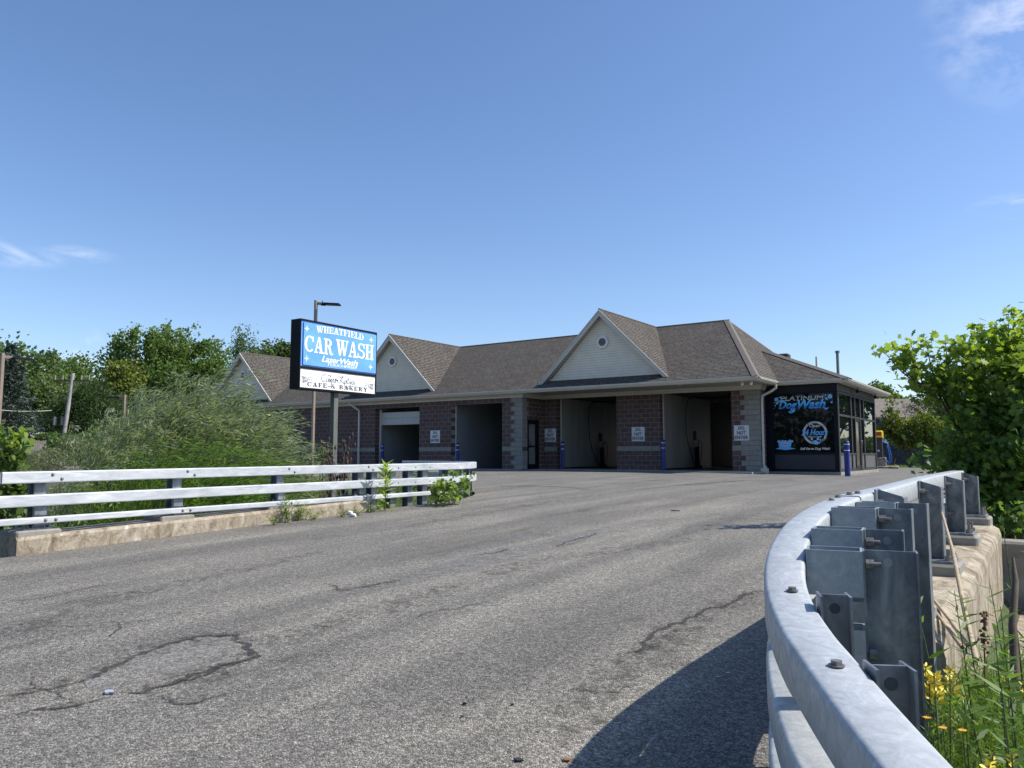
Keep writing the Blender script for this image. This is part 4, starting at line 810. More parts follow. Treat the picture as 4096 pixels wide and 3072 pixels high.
# ================================================================== LAMP POSTS, UTILITY POLE
def lamp_post(u, vtop, D, label, arm, side=.1, zb_=-.3, head=.62):
    p = at(u, vtop, D=D); t = thing('lamp_post', label, 'lamp post', (p.x, p.y, zb_), 'brown square lamp posts')
    MB().cbox(p.x-side/2, p.y-side/2, zb_, p.x+side/2, p.y+side/2, p.z, .008).build('pole', m_brownpole, t)
    a = Vector(arm).normalized(); Q = Matrix.Translation((p.x, p.y, p.z-.12*side/.1)) @ Matrix.Rotation(math.atan2(a.y, a.x), 4, 'Z') @ Matrix.Rotation(R_(3), 4, 'Y')
    k = side/.1
    MB().box(side/2, -.03, -.05, .30*k, .03, .05, Q).build('arm', m_brownpole, t)
    hd = MB(); hd.cbox(.26*k, -.15*k, -.035, (.30+head)*k, .15*k, .035, .03, Q).box(.2*k, -.06, -.07, .36*k, .06, -.03, Q); ho = hd.build('lamp_head', m_darkframe, t)
    MB().box((.40)*k, -.12*k, -.045, (.27+head)*k, .12*k, -.036, Q).build('lens', plain('led_lens', (.20, .18, .13), .3), ho)
    MB().tube([Q @ Vector((.24*k, 0, .05)), Q @ Vector((.24*k, 0, .12))], .02, 6).build('photocell', plain('blue_photocell', (.02, .10, .2), .4), t)
lamp_post(1264, 1201, 30, 'brown square lamp post rising behind the roadside sign, its flat head to the right', RT.to_2d().to_3d()*1+Vector((.5, .3, 0)), .105)
lamp_post(12, 1412, 26, 'brown square lamp post at the left edge in front of the blue spruce', RT.to_2d().to_3d()+Vector((-.5, .5, 0)), .1, -.9)
lamp_post(500, 1579, 44, 'short distant lamp post above the willow shrub, its arm to the left', -RT.to_2d().to_3d(), .11, -.3, .5)
up0, up1 = at(292, 1492, D=50), at(262, 1700, D=50)
ut = thing('utility_pole', 'weathered grey wooden utility pole leaning among the trees', 'utility pole', (up1.x, up1.y, -1))
dn = (up1-up0).normalized(); MB().tube([up1+dn*6, up0], [.15, .12], 8).build('pole', plain('grey_weathered_wood', (.34, .33, .31), .9, var=.2, scale=3), ut)
ca = up0+dn*.5; MB().box(-1.2, -.05, -.05, 1.2, .05, .05, Matrix.Translation(ca) @ Matrix.Rotation(YAW, 4, 'Z')).build('crossarm', m_bark, ut)
mb = MB()
for d_ in (-1.1, -.6, .6, 1.1): q = ca+RT*d_; mb.tube([q, q+Vector((0, 0, .35))], .05, 5)
q = up0+dn*3.4+RT*-.7
for d_ in (0, .5): mb.tube([q+RT*d_, q+RT*d_+Vector((0, 0, .55))], .12, 6)
mb.split('insulator', m_conc2, ut)
def cable(name, a, b_, sag, r, label, mat=m_black, n=14):
    P = [a.lerp(b_, k/n)+Vector((0, 0, -sag*(1-(2*k/n-1)**2))) for k in range(n+1)]
    tag(MB().tube(P, r, 4).build(name, mat, None, a), label, 'cable', 'overhead cables by the utility pole')
cable('overhead_cable', at(-60, 1634, D=41), at(205, 1642, D=48), .1, .035, 'pale overhead cable crossing in front of the blue spruce, upper of the two', plain('pale_cable', (.35, .34, .30), .6))
cable('overhead_cable', at(-60, 1664, D=41), at(225, 1664, D=48), .1, .025, 'dark overhead cable crossing in front of the blue spruce, lower of the two')
cable('overhead_cable', up0+RT*1.4, at(470, 1566, D=82), .3, .03, 'dark overhead cable running down to the right from the utility pole')
# ================================================================== GUARDRAILS
def tube_prof(w_, h_, c=.02, top=0):            # tube cross-section: side 0..w, up top-h..top
    return [(c, top), (w_-c, top), (w_-c*.3, top-c*.3), (w_, top-c), (w_, top-h_+c), (w_-c*.3, top-h_+c*.3), (w_-c, top-h_), (c, top-h_), (c*.3, top-h_+c*.3), (0, top-h_+c), (0, top-c), (c*.3, top-c*.3)]
def norms(P):
    out_ = []
    for i in range(len(P)):
        a, b_ = P[max(i-1, 0)], P[min(i+1, len(P)-1)]; t = Vector((b_[0]-a[0], b_[1]-a[1])).normalized(); out_.append(Vector((t.y, -t.x)))
    return out_
def smooth_path(P, k=6):
    Q = []
    for i in range(len(P)-1):
        p0, p1, p2, p3 = [Vector(P[j]) for j in (max(i-1, 0), i, i+1, min(i+2, len(P)-1))]
        for s_ in range(k): t = s_/k; Q.append(.5*((2*p1)+(-p0+p2)*t+(2*p0-5*p1+4*p2-p3)*t*t+(-p0+3*p1-3*p2+p3)*t**3))
    Q.append(Vector(P[-1])); return Q
def bolt_mb(p, n, r=.022, h=.018, hexa=False):
    p, n = Vector(p), Vector(n)
    mb = MB().tube([p, p+n*h*.35], r*1.35, 10) if hexa else MB().tube([p, p+n*h*.6, p+n*h], [r, r*.8, r*.35], 10)
    if hexa: mb.tube([p+n*h*.35, p+n*h*1.3], r, 6, smooth=False)
    return mb
# --- left rail
gl_ = thing('guardrail', 'white three-tube guardrail along the left side of the bridge, curving away at its end', 'guardrail', (-11, 8, -.4))
XF = -11.0
def zt_(y): return .415+.0055*(y-4.5)
lp_ = [(XF, 4.42), (XF, 11.46)]
cp = [(XF, 11.49), (XF, 12.2), (XF, 12.9)] + [(-15.5+4.5*math.cos(R_(a)), 12.9+4.5*math.sin(R_(a))) for a in range(6, 100, 6)]
for nm, dz, hh_, start in (('upper_rail', 0, .152, 4.48), ('middle_rail', -.305, .152, 4.46), ('lower_rail', -.60, .085, 3.6)):
    w_ = .11 if hh_ > .1 else .09
    P1 = [(XF, start), (XF, 7.5), (XF, 11.46)]
    mb = MB(); mb.sweep(tube_prof(w_, hh_, .014, dz), [(x, y, zt_(y)) for x, y in P1], [Vector((-1, 0))]*3); mb.build(nm, m_railL, gl_)
    P2 = cp if hh_ > .1 else cp[:3]+[(-15.5+4.5*math.cos(R_(a)), 12.9+4.5*math.sin(R_(a))) for a in (6, 12)]+[(-11.3, 14.25)]
    mb = MB(); nn = [-n for n in norms(P2)]
    mb.sweep(tube_prof(w_, hh_, .014, dz-(.0 if hh_ > .1 else .0)), [(x, y, zt_(min(y, 12.9))) for x, y in P2], nn); mb.build(nm, m_railL, gl_)
    if hh_ > .1: MB().box(XF-w_+.012, start-.18, zt_(4)+dz-hh_+.012, XF-.012, start+.02, zt_(4)+dz-.012).build('splice_sleeve', m_post, gl_)
def ibeam(mb, x, y, z0, z1, dx, dy, w_=.15, dep=.16, tf=.012, slope=0):
    """I-section post: (dx,dy) points from the rail to the outside."""
    a = Vector((dx, dy)).normalized(); s_ = Vector((-a.y, a.x))
    def pl(d0, d1, h0, h1, za=0, zb2=0):
        c = [(x+a.x*d+s_.x*h, y+a.y*d+s_.y*h) for d, h in ((d0, h0), (d1, h0), (d1, h1), (d0, h1))]
        zz = [z1+slope*d for d in (d0, d1, d1, d0)]
        mb.add([(p[0], p[1], z0) for p in c]+[(p[0], p[1], z) for p, z in zip(c, zz)], [(3, 2, 1, 0), (4, 5, 6, 7)]+[(i, (i+1) % 4, 4+(i+1) % 4, 4+i) for i in range(4)])
    pl(0, tf, -w_/2, w_/2); pl(dep-tf, dep, -w_/2, w_/2); pl(tf, dep-tf, -.005, .005); return mb
bp = []
for y in (4.99, 6.97, 8.92, 10.85):
    zc_ = road_z(-11, y)+.235
    p_ = ibeam(MB(), XF-.112, y, zc_+.09, zt_(y)-.01, -1, 0, .15, .17, .012, -.25).build('post', m_post, gl_)
    MB().cbox(XF-.44, y-.19, zc_+.065, XF-.07, y+.19, zc_+.09, .005).build('base_plate', m_post, p_)
    nb_ = MB()
    for a, b_ in ((-.13, -.13), (-.13, .13), (-.36, -.13), (-.36, .13)): nb_.tube([(XF+a, y+b_, zc_+.09), (XF+a, y+b_, zc_+.12)], .028, 6, smooth=False); nb_.tube([(XF+a, y+b_, zc_+.12), (XF+a, y+b_, zc_+.16)], .013, 6)
    nb_.split('anchor_nut', m_bolt, p_)
    MB().box(XF-.116, y-.075, zt_(y)-.305-.152-.12, XF-.06, y+.075, zt_(y)-.305-.158).box(XF-.09, y-.085, zt_(y)-.6-.085-.02, XF-.03, y+.085, zt_(y)-.6-.088).build('rail_bracket', m_post, p_)
    MB().cbox(XF-.52, y-.30, zc_-.03, XF-.01, y+.26, zc_+.064, .02).build('concrete_pad', m_conc2, gl_)
    for yy, dz in ((y+.10, -.045), (y+.22, -.105), (y+.04, -.60-.043), (y+.17, -.60-.043)): bolt_mb((XF, yy, zt_(yy)+dz), (1, 0, 0), .024, .016).build('bolt', m_bolt, gl_)
for y in (11.22, 11.76, 12.28, 12.74):
    ibeam(MB(), XF-.112, y, -1.0, zt_(y)-.03, -1, 0, .15, .16).build('post', m_post, gl_)
    for dz in (-.08, -.385): bolt_mb((XF, y+.04, zt_(y)+dz), (1, 0, 0), .018, .012).build('bolt', m_bolt, gl_)
for a in (10, 19, 28, 37, 46, 58, 72):
    q = Vector((-15.5+4.39*math.cos(R_(a)), 12.9+4.39*math.sin(R_(a)))); ibeam(MB(), q.x, q.y, -1.0, zt_(12.9)-.03, -math.cos(R_(a)), -math.sin(R_(a)), .15, .16).build('post', m_post, gl_)
for y in (11.3, 11.4, 11.56, 11.66):
    for dz in (0, -.305): bolt_mb((XF-.055, y, zt_(y)+dz), (0, 0, 1), .018, .014, True).build('bolt', m_bolt, gl_)
# kerb (its end shows at the left edge)
kb = MB(); ky = [4.68, 5.2, 6.1, 7.0, 7.9, 8.7, 9.5, 10.3, 10.98]
kb.sweep([(0, -.4), (0, .19), (.03, .225), (.05, .232), (.60, .238), (.60, -.6)], [(XF+.03+.006*math.sin(i*2.3), y, road_z(-11, y)) for i, y in enumerate(ky)], [Vector((-1, 0))]*len(ky))
tag(kb.build('kerb', m_concrete), kind='structure')
# --- right rail
RP = [(-1.1, 11.6, .432), (-1.1, 10.96, .432), (-1.1, 8.44, .427), (-1.1, 6.49, .401), (-1.1, 5.33, .391), (-1.1, 5.02, .389)]
RQ = [(-1.1, 4.99, .385), (-1.096, 4.43, .360), (-1.077, 3.995, .330), (-1.055, 3.72, .301), (-1.02, 3.45, .264), (-.982, 3.24, .229), (-.945, 3.08, .19), (-.895, 2.92, .155), (-.808, 2.689, .127), (-.69, 2.4, .112), (-.612, 2.244, .098), (-.531, 2.09, .080), (-.446, 1.94, .058), (-.366, 1.804, .038), (-.285, 1.68, .016), (-.17, 1.53, -.012), (.02, 1.33, -.05), (.30, 1.10, -.09), (.65, .88, -.13)]
gr_ = thing('guardrail', 'close-up galvanised guardrail curving along the right side of the road, seen from above', 'guardrail', (-1, 4, -.6))
RC = smooth_path(RQ, 5)
def rail_r(nm, dz, hh_, w_, P, tweak=0):
    nn = [-n for n in norms([(p[0], p[1]) for p in P])]
    mb = MB(); mb.sweep(tube_prof(w_, hh_, .016, dz), [(p[0]+n.x*tweak, p[1]+n.y*tweak, p[2]) for p, n in zip(P, nn)], nn); mb.sm = [True]*(len(mb.sm)-2)+[False]*2
    o = mb.build(nm, m_railR, gr_); md = o.data
    return o, nn
for nm, dz, hh_ in (('upper_rail', 0, .152), ('middle_rail', -.305, .152), ('lower_rail', -.60, .085)):
    rail_r(nm, dz, hh_, .150, RP); o, RN = rail_r(nm, dz, hh_, .150, RC)
    if dz == 0: MB().box(-1.09, 4.9, RP[-1][2]-.14, -.962, 5.12, RP[-1][2]-.012).build('splice_sleeve', m_black, gr_)
def rc_at(y):
    i = min(range(len(RC)), key=lambda j: abs(RC[j][1]-y)); return RC[i], RN[i]
m_hole = m_black
for y in (5.5, 7.45, 9.4, 11.3):
    zc_ = road_z(-1, y)+.235; 
    p_ = ibeam(MB(), -.948, y, zc_+.11, .415, 1, 0, .16, .17, .012, -.30).build('post', m_post, gr_)
    MB().cbox(-1.02, y-.20, zc_+.085, -.70, y+.20, zc_+.11, .005).build('base_plate', m_post, p_)
    nb_ = MB()
    for a, b_ in ((-.74, -.14), (-.74, .14)): nb_.tube([(a, y+b_, zc_+.11), (a, y+b_, zc_+.145)], .032, 6, smooth=False); nb_.tube([(a, y+b_, zc_+.145), (a, y+b_, zc_+.20)], .016, 8)
    for dz in (-.09, -.39, -.64): nb_.tube([(-.936, y-.05, .42+dz), (-.90, y-.05, .42+dz)], .022, 6, smooth=False); nb_.tube([(-.90, y-.05, .42+dz), (-.875, y-.05, .42+dz)], .010, 6)
    nb_.split('anchor_nut', m_bolt, p_)
    MB().cbox(-1.05, y-.24, zc_-.03, -.66, y+.24, zc_+.084, .02).build('concrete_pad', m_conc2, gr_)
def perp_box(mb, p, n, d0, d1, h, z0, z1, c=.012):
    M = Matrix(((n.x, -n.y, 0, p[0]), (n.y, n.x, 0, p[1]), (0, 0, 1, 0), (0, 0, 0, 1))); return mb, M
for y, blk, zadj in ((4.90, 1, -.015), (4.20, 1, .025), (3.62, 1, .032), (3.28, 1, .028), (2.68, 0, .05), (2.13, 0, .02), (1.62, 0, 0)):
    p, n = rc_at(y); zt2 = p[2]+zadj-.004; M = Matrix(((n.x, -n.y, 0, p[0]), (n.y, n.x, 0, p[1]), (0, 0, 1, 0), (0, 0, 0, 1)))
    d = .153
    if blk:
        for k_, (za, zb2) in enumerate(((zt2, zt2-.175), (zt2-.30, zt2-.475))):
            mb = MB(); t_ = .008; h_ = .075; d1 = d+.205          # open-topped rectangular tube blockout
            for q in ((d, -h_, d1, -h_+t_), (d, h_-t_, d1, h_), (d, -h_+t_, d+t_, h_-t_), (d1-t_, -h_+t_, d1, h_-t_)): mb.box(q[0], q[1], zb2, q[2], q[3], za, M)
            mb.build('blockout', m_block_out, gr_)
        nt_ = MB(); w0 = M @ Vector((d1+.012, -.045, zt2-.05)); w1 = M @ Vector((d1+.04, -.045, zt2-.05)); w2 = M @ Vector((d1+.065, -.045, zt2-.05))
        nt_.tube([w0, w1], .020, 6, smooth=False).tube([w1, w2], .010, 6)
        w0 = M @ Vector((d1+.012, -.045, zt2-.39)); w1 = M @ Vector((d1+.04, -.045, zt2-.39)); nt_.tube([w0, w1], .020, 6, smooth=False); nt_.split('bolt', m_bolt, gr_)
        d = d1
    pp = M @ Vector((d, 0, 0)); po = ibeam(MB(), pp.x, pp.y, -1.5, zt2+.0, n.x, n.y, .102, (.195 if y == 3.28 else .155) if blk else .098, .008).build('post', m_post, gr_)
    h0 = M @ Vector((d+(.09 if blk else .05), -.0058, zt2-.045)); MB().tube([h0, h0+Vector((n.y, -n.x, 0))*.0012], .017, 16).build('bolt_hole', plain('daylit_hole', (.30, .31, .30) if blk else (.06, .07, .08), .9, var=.3), po)
def top_pt(u, v):                                # a spot on the upper face of the curved tube, from the photo
    z = .2
    for _ in range(30):
        q = at(u, v, Z=z); i = min(range(len(RC)), key=lambda j: (RC[j][0]+RN[j].x*.075-q.x)**2+(RC[j][1]+RN[j].y*.075-q.y)**2); z = z*.5+RC[i][2]*.5
    return Vector((q.x, q.y, RC[i][2]))
f7 = lambda a, b_: (3000+a/1.3577, 1850+b_/1.3577)
for a, b_ in ((230, 700), (470, 1105), (443, 208), (477, 190)): bolt_mb(top_pt(*f7(a, b_)), (0, 0, 1), .0155, .011, True).build('bolt', m_bolt, gr_)
for x, y in ((-1.035, 5.12), (-1.02, 5.28)): bolt_mb((x, y, .391), (0, 0, 1), .017, .012, True).build('bolt', m_bolt, gr_)
# ================================================================== RIGHT ABUTMENT
ab = thing('bridge_abutment', 'weathered concrete bridge edge and wing wall below the right guardrail', 'abutment', (-.6, 8, -1))
kb = MB(); ys_ = [5.15, 5.8, 7, 8.5, 10, 11.2]
kb.sweep([(-.06, -.35), (-.06, .20), (-.03, .235), (.42, .235), (.50, .19), (.52, .12), (.52, -2.2), (.0, -2.2)], [(-1.08, y, road_z(-1, y)) for y in ys_], [Vector((1, 0))]*6); kb.build('parapet', m_concrete, ab)
MB().cbox(-.62, 11.15, -2.4, 3.4, 11.55, -.40, .03).build('wing_wall', m_conc2, ab)
MB().cbox(-.56, 8.3, -1.75, 2.6, 11.1, -1.19, .04).build('footing', m_concrete, ab)
pr = MB(); q = at(3960, 2535, Y=11.0)
for k in range(14):
    a0, a1 = R_(180*k/13), R_(180*(k+1)/13)
    if k < 13:
        for r0, r1 in ((.30, .22),): pr.prism([(q.x+r0*math.cos(a0), 10.85, q.z+r0*math.sin(a0)), (q.x+r0*math.cos(a1), 10.85, q.z+r0*math.sin(a1)), (q.x+r1*math.cos(a1), 10.85, q.z+r1*math.sin(a1)), (q.x+r1*math.cos(a0), 10.85, q.z+r1*math.sin(a0))], (0, .29, 0))
pro = pr.build('drain_pipe', m_concrete, ab); MB().prism([(q.x+.22*math.cos(R_(a)), 10.98, q.z+.22*math.sin(R_(a))) for a in range(0, 181, 15)], (0, .1, 0)).build('pipe_opening', m_black, ab)
# rusty strip lying against the left kerb, bits on the road
a, b_ = gp(920, 2110), gp(1050, 2091); ms_ = MB(); z_ = road_z(-11, 8)
ms_.add([(a[0]+.02, a[1], road_z(*a)+.01), (a[0]+.10, a[1]+.02, road_z(*a)+.012), (b_[0]+.12, b_[1], road_z(*b_)+.05), (b_[0]+.04, b_[1]+.05, road_z(*b_)+.11), (b_[0]+.0, b_[1]-.2, road_z(*b_)+.07)], [(0, 1, 2, 3, 4)]); ms_.add([(p[0], p[1], p[2]-.008) for p in ms_.v[:5]], [(4, 3, 2, 1, 0)])
tag(ms_.build('metal_strip', m_rust, None, (a[0], a[1], z_)), 'rusty dark metal strip lying against the left kerb', 'metal strip')
for i, ((u, v), s_, col, lab) in enumerate([((2050, 2822), .012, m_black, 'small dark crumb on the road'), ((2075, 3045), .022, m_dark, 'dark flat chip on the road at the bottom edge'), ((438, 2774), .035, plain('pale_bottle_cap', (.34, .38, .42), .4), 'pale flat cap on the road beside the cracks'), ((2700, 2045), .05, m_black, 'dark scrap lying far down the road'), ((2268, 3045), .02, plain('dry_leaf', (.22, .10, .03), .8), 'dry brown leaf on the road near the rail shadow'), ((1860, 2818), .014, m_black, 'small dark twig bit on the road'), ((1848, 2870), .010, m_black, 'tiny black pebble on the road')]):
    x, y = gp(u, v); z = road_z(x, y)+.006; n_ = 9
    pts_ = [(x+s_*(1+.3*math.sin(k*2.7+i))*math.cos(2*math.pi*k/n_), y+s_*.7*(1+.25*math.cos(k*1.9))*math.sin(2*math.pi*k/n_), z) for k in range(n_)]
    if i == 3: pts_ = [(x-.07, y-.03, z), (x+.07, y+.01, z), (x+.08, y+.035, z), (x-.06, y, z)]
    tag(MB().prism(pts_, (0, 0, s_*.25)).build('road_litter', col, None, (x, y, z)), lab, 'litter')
# ================================================================== VEGETATION
def proj_uv(P):                                 # world -> photo pixel, used only to thin work on what is hidden
    d = P-Vector((0, 0, EYE)); k = d.dot(FW); return 2048+3105.9*d.dot(RT)/k, 1536-3105.9*d.dot(UP)/k
m_leaf_dk = foliage_mat('deep_green_leaves', (.036, .072, .022), (.14, .21, .06), .35)
m_leaf_md = foliage_mat('mid_green_leaves', (.052, .105, .026), (.20, .28, .08), .4)
m_leaf_yg = foliage_mat('yellow_green_leaves', (.065, .115, .018), (.20, .27, .05), .45)
m_leaf_olive = foliage_mat('olive_leaves', (.070, .10, .020), (.22, .255, .055), .4)
m_spruce = foliage_mat('blue_spruce_needles', (.026, .042, .034), (.085, .12, .095), .15)
m_pine = foliage_mat('pine_needles', (.020, .046, .014), (.08, .13, .035), .25)
m_willow = foliage_mat('silvery_willow_leaves', (.10, .145, .075), (.43, .48, .33), .4, .42, .9, .6)
m_weeping = foliage_mat('pale_willow_leaves', (.070, .115, .035), (.17, .23, .08), .4)
m_maple = foliage_mat('maple_leaves', (.055, .11, .025), (.22, .33, .08), .5, .45, 1.6, .45)
m_weed = foliage_mat('weed_leaves', (.050, .105, .020), (.19, .30, .07), .45)
m_grassm = foliage_mat('grass_blades', (.085, .155, .025), (.26, .36, .08), .4)
m_young = foliage_mat('young_maple_leaves', (.13, .22, .03), (.38, .46, .10), .5)
m_stem = plain('green_stem', (.075, .10, .03), .7, var=.3, scale=20); m_dry = plain('dry_straw_stem', (.36, .29, .19), .8, var=.25, scale=25); m_teasel = plain('dead_teasel_brown', (.065, .042, .032), .9, var=.35, scale=40)
m_twig = plain('brown_twig', (.085, .060, .04), .85, var=.3, scale=20)
def nrmz(a): return a/(np.linalg.norm(a, axis=1)[:, None]+1e-9)
def ell_points(ells, n, shell=.55):
    """n points in a union of ellipsoids (cx,cy,cz,rx,ry,rz), biased outwards."""
    vol = np.array([e[3]*e[4]*e[5] for e in ells]); idx = rng.choice(len(ells), n, p=vol/vol.sum()); E_ = np.array(ells)[idx]
    d = nrmz(rng.normal(size=(n, 3))); r = rng.uniform(shell**3, 1, n)**(1/3)
    return E_[:, :3] + d*r[:, None]*E_[:, 3:]
def tree(name, label, base, ells, mat, nclump=150, per=55, leaf=.30, clump=.7, trunk=.25, group=None, dirn=None, stretch=1.0, shape='quad', wl=.7, limbs=14, barkm=None, cat='tree', shell=.5):
    t = thing(name, label, cat, base, group); base = Vector(base)
    cc = ell_points(ells, nclump, shell); n = nclump*per
    src = np.repeat(cc, per, 0); off = rng.normal(size=(n, 3))*clump*.5; off[:, 2] *= .75
    sc_ = np.repeat(rng.uniform(.6, 1.35, nclump), per)[:, None]; off *= sc_
    ax = None
    if dirn is not None:
        dv = np.array(dirn)/np.linalg.norm(dirn); ctr = np.mean(np.array(ells)[:, :3], 0)
        dd = nrmz(dv[None, :]*1.0+nrmz(cc-ctr)*.7); dd = np.repeat(dd, per, 0); s_ = rng.uniform(-.9, 1.3, n)[:, None]
        off = off*np.clip(1.15-.6*(s_+.9)/2.2, .35, 1)+dd*s_*clump*stretch*sc_; ax = dd
    P = src+off; V, k = leaf_verts(P, leaf, leaf*wl, shape, ax, 1.2)
    raw_mesh('crown', V, k, mat, t)
    top = Vector(np.mean(np.array(ells)[:, :3], 0)); mb = MB(); zc_ = min(e[2]-e[5]*.6 for e in ells)
    mid_ = base.lerp(Vector((top.x, top.y, top.z)), .45)
    mb.tube([base, base.lerp(mid_, .5)+Vector((.05, .03, 0)), mid_, mid_.lerp(top, .7)], [trunk, trunk*.8, trunk*.6, trunk*.2], 7)
    for c_ in cc[rng.choice(nclump, min(limbs, nclump), replace=False)]:
        c_ = Vector(c_); s0 = base.lerp(top, random.uniform(.3, .75)); m_ = s0.lerp(c_, .5)+Vector((0, 0, .12*(c_-s0).length)); mb.tube([s0, m_, c_], [trunk*.35, trunk*.22, trunk*.06], 5, False)
    mb.build('trunk', barkm or m_bark, t); return t
def conifer(name, label, base, H_, R0, mat, tiers=26, per=420, leaf=.26, group=None, droop=.25, trunk=.22, low=.06):
    t = thing(name, label, 'tree', base, group); B_ = np.array(base); P, A_ = [], []
    mb = MB(); mb.tube([base, (base[0], base[1], base[2]+H_*.98)], [trunk, .02], 7)
    for i in range(tiers):
        f = (i+.5)/tiers; z = H_*(low+(1-low)*f); r = R0*(1-f)**.85*random.uniform(.82, 1.1)+.12; nb_ = max(5, int(9*(1-f))+4); a0 = random.uniform(0, 6)
        for j in range(nb_):
            a = a0+j*2*math.pi/nb_+random.uniform(-.2, .2); rr = r*random.uniform(.72, 1.12); m_ = max(12, int(per*(1-f*.6)/nb_)); s_ = rng.uniform(.12, 1, m_)**.7
            w_ = .30*rr*(1-s_*.55)+.05
            x = np.cos(a)*s_*rr; y = np.sin(a)*s_*rr; lat = rng.normal(size=m_)*w_*.45
            P.append(np.stack([x-np.sin(a)*lat, y+np.cos(a)*lat, z-droop*rr*s_+.22*rr*s_**3+rng.normal(size=m_)*.07-np.abs(rng.normal(size=m_))*.10*rr], 1)+B_); A_.append(np.tile([math.cos(a), math.sin(a), -.25], (m_, 1)))
            if j % 2 == 0: mb.tube([(base[0], base[1], base[2]+z), tuple(B_+np.array([math.cos(a)*rr*.9, math.sin(a)*rr*.9, z-droop*rr*.8]))], [.05, .01], 4, False)
    V, k = leaf_verts(np.concatenate(P), leaf, leaf*.42, 'quad', np.concatenate(A_), .8); raw_mesh('foliage', V, k, mat, t); mb.build('trunk', m_bark, t); return t
def ell_at(u, v, D, du, dv, dd=None):           # ellipsoid covering about +-du,+-dv photo pixels at distance D
    p = at(u, v, D=D); s_ = D/3105.9; return (p.x, p.y, p.z, du*s_, (dd or du)*s_, dv*s_)
def base_at(u, D, z=-1.0): p = at(u, 1820, D=D); return (p.x, p.y, z)
rt_up = np.array([RT.x, RT.y, .9]); rt_flat = np.array([RT.x, RT.y, .25])
# --- far left
conifer('spruce_tree', 'tall dark blue-grey spruce at the left edge of the photo', base_at(20, 45), 8.1, 3.0, m_spruce, 30, 620, .20, droop=.3)
tree('poplar_tree', 'big dense dark green tree behind the blue spruce', base_at(120, 88), [ell_at(60, 1560, 88, 190, 190), ell_at(180, 1540, 88, 150, 170), ell_at(250, 1600, 88, 120, 150), ell_at(-120, 1500, 88, 150, 170)], m_leaf_dk, 330, 60, .42, 1.3, .4, limbs=18)
tree('poplar_tree', 'paler thin-leaved tree with gaps, right of the big dark one behind the utility pole', base_at(320, 84), [ell_at(320, 1560, 84, 85, 135), ell_at(355, 1620, 84, 75, 90)], m_leaf_md, 130, 34, .36, 1.1, .25, limbs=20)
tree('willow_tree', 'pale yellow-green drooping tree left of the utility pole', base_at(190, 66), [ell_at(190, 1610, 66, 95, 95), ell_at(150, 1660, 66, 60, 70), ell_at(260, 1650, 66, 60, 80)], m_weeping, 170, 60, .30, .85, .25, dirn=(.2, .1, -.8), stretch=.8)
tree('willow_tree', 'pale green feathery tree right of the utility pole', base_at(390, 76), [ell_at(370, 1600, 76, 70, 70), ell_at(440, 1600, 76, 60, 70)], m_weeping, 110, 55, .32, .85, .25, dirn=(.2, .1, -.8), stretch=.8)
tree('pine_tree', 'dark soft-needled pine around the foot of the utility pole', base_at(330, 52), [ell_at(290, 1640, 52, 90, 55), ell_at(370, 1610, 52, 80, 80), ell_at(420, 1680, 52, 100, 75), ell_at(260, 1710, 52, 120, 45), ell_at(160, 1700, 52, 70, 30)], m_pine, 260, 85, .22, .62, .2, dirn=(RT.x, RT.y, .35), stretch=.6, wl=.25)
tree('maple_tree', 'large wind-swept maple, the tallest tree left of the roadside sign', base_at(640, 70), [ell_at(480, 1440, 70, 85, 70), ell_at(560, 1400, 70, 110, 75), ell_at(680, 1410, 70, 110, 80), ell_at(790, 1440, 70, 95, 85), ell_at(700, 1530, 70, 170, 95), ell_at(850, 1540, 70, 80, 80), ell_at(570, 1560, 70, 110, 100)], m_leaf_md, 380, 60, .30, .8, .32, dirn=(RT.x*.8, RT.y*.8, 1.0), stretch=1.15, limbs=30)
tree('maple_tree', 'small yellow-green tree in front of the large wind-swept maple', base_at(490, 62), [ell_at(490, 1510, 62, 55, 85), ell_at(505, 1600, 62, 65, 80)], m_leaf_olive, 130, 60, .26, .65, .18)
tree('pine_tree', 'dark green pine below the large maple, above the willow shrub', base_at(560, 56), [ell_at(520, 1620, 56, 80, 50), ell_at(620, 1640, 56, 100, 50), ell_at(480, 1700, 56, 80, 60), ell_at(720, 1640, 56, 90, 60)], m_pine, 180, 70, .22, .6, .2, wl=.25)
tree('maple_tree', 'thin green tree just left of the left gable', base_at(870, 72), [ell_at(880, 1600, 72, 60, 60), ell_at(905, 1530, 72, 30, 50)], m_leaf_md, 70, 50, .28, .7, .2)
tree('cypress_tree', 'narrow spiky dark tree above the left gable', base_at(975, 85), [ell_at(975, 1410, 85, 32, 52), ell_at(950, 1440, 85, 25, 35), ell_at(968, 1520, 85, 34, 70)], m_leaf_dk, 110, 60, .28, .8, .2, dirn=(0, 0, 1), stretch=1.6, wl=.4)
tree('poplar_tree', 'round-topped green tree between the left gable and the roadside sign', base_at(1110, 92), [ell_at(1080, 1440, 92, 75, 60), ell_at(1160, 1440, 92, 60, 60), ell_at(1110, 1500, 92, 90, 60)], m_leaf_dk, 150, 60, .34, .9, .3, dirn=(RT.x, RT.y, .2), stretch=.7)
tree('poplar_tree', 'distant twin-topped tree behind the dog wash roof corner', base_at(3510, 95), [ell_at(3500, 1565, 95, 26, 32), ell_at(3555, 1580, 95, 26, 34), ell_at(3525, 1640, 95, 50, 45), ell_at(3590, 1630, 95, 40, 30)], m_leaf_md, 110, 60, .34, .8, .25, dirn=(0, 0, 1), stretch=.6)
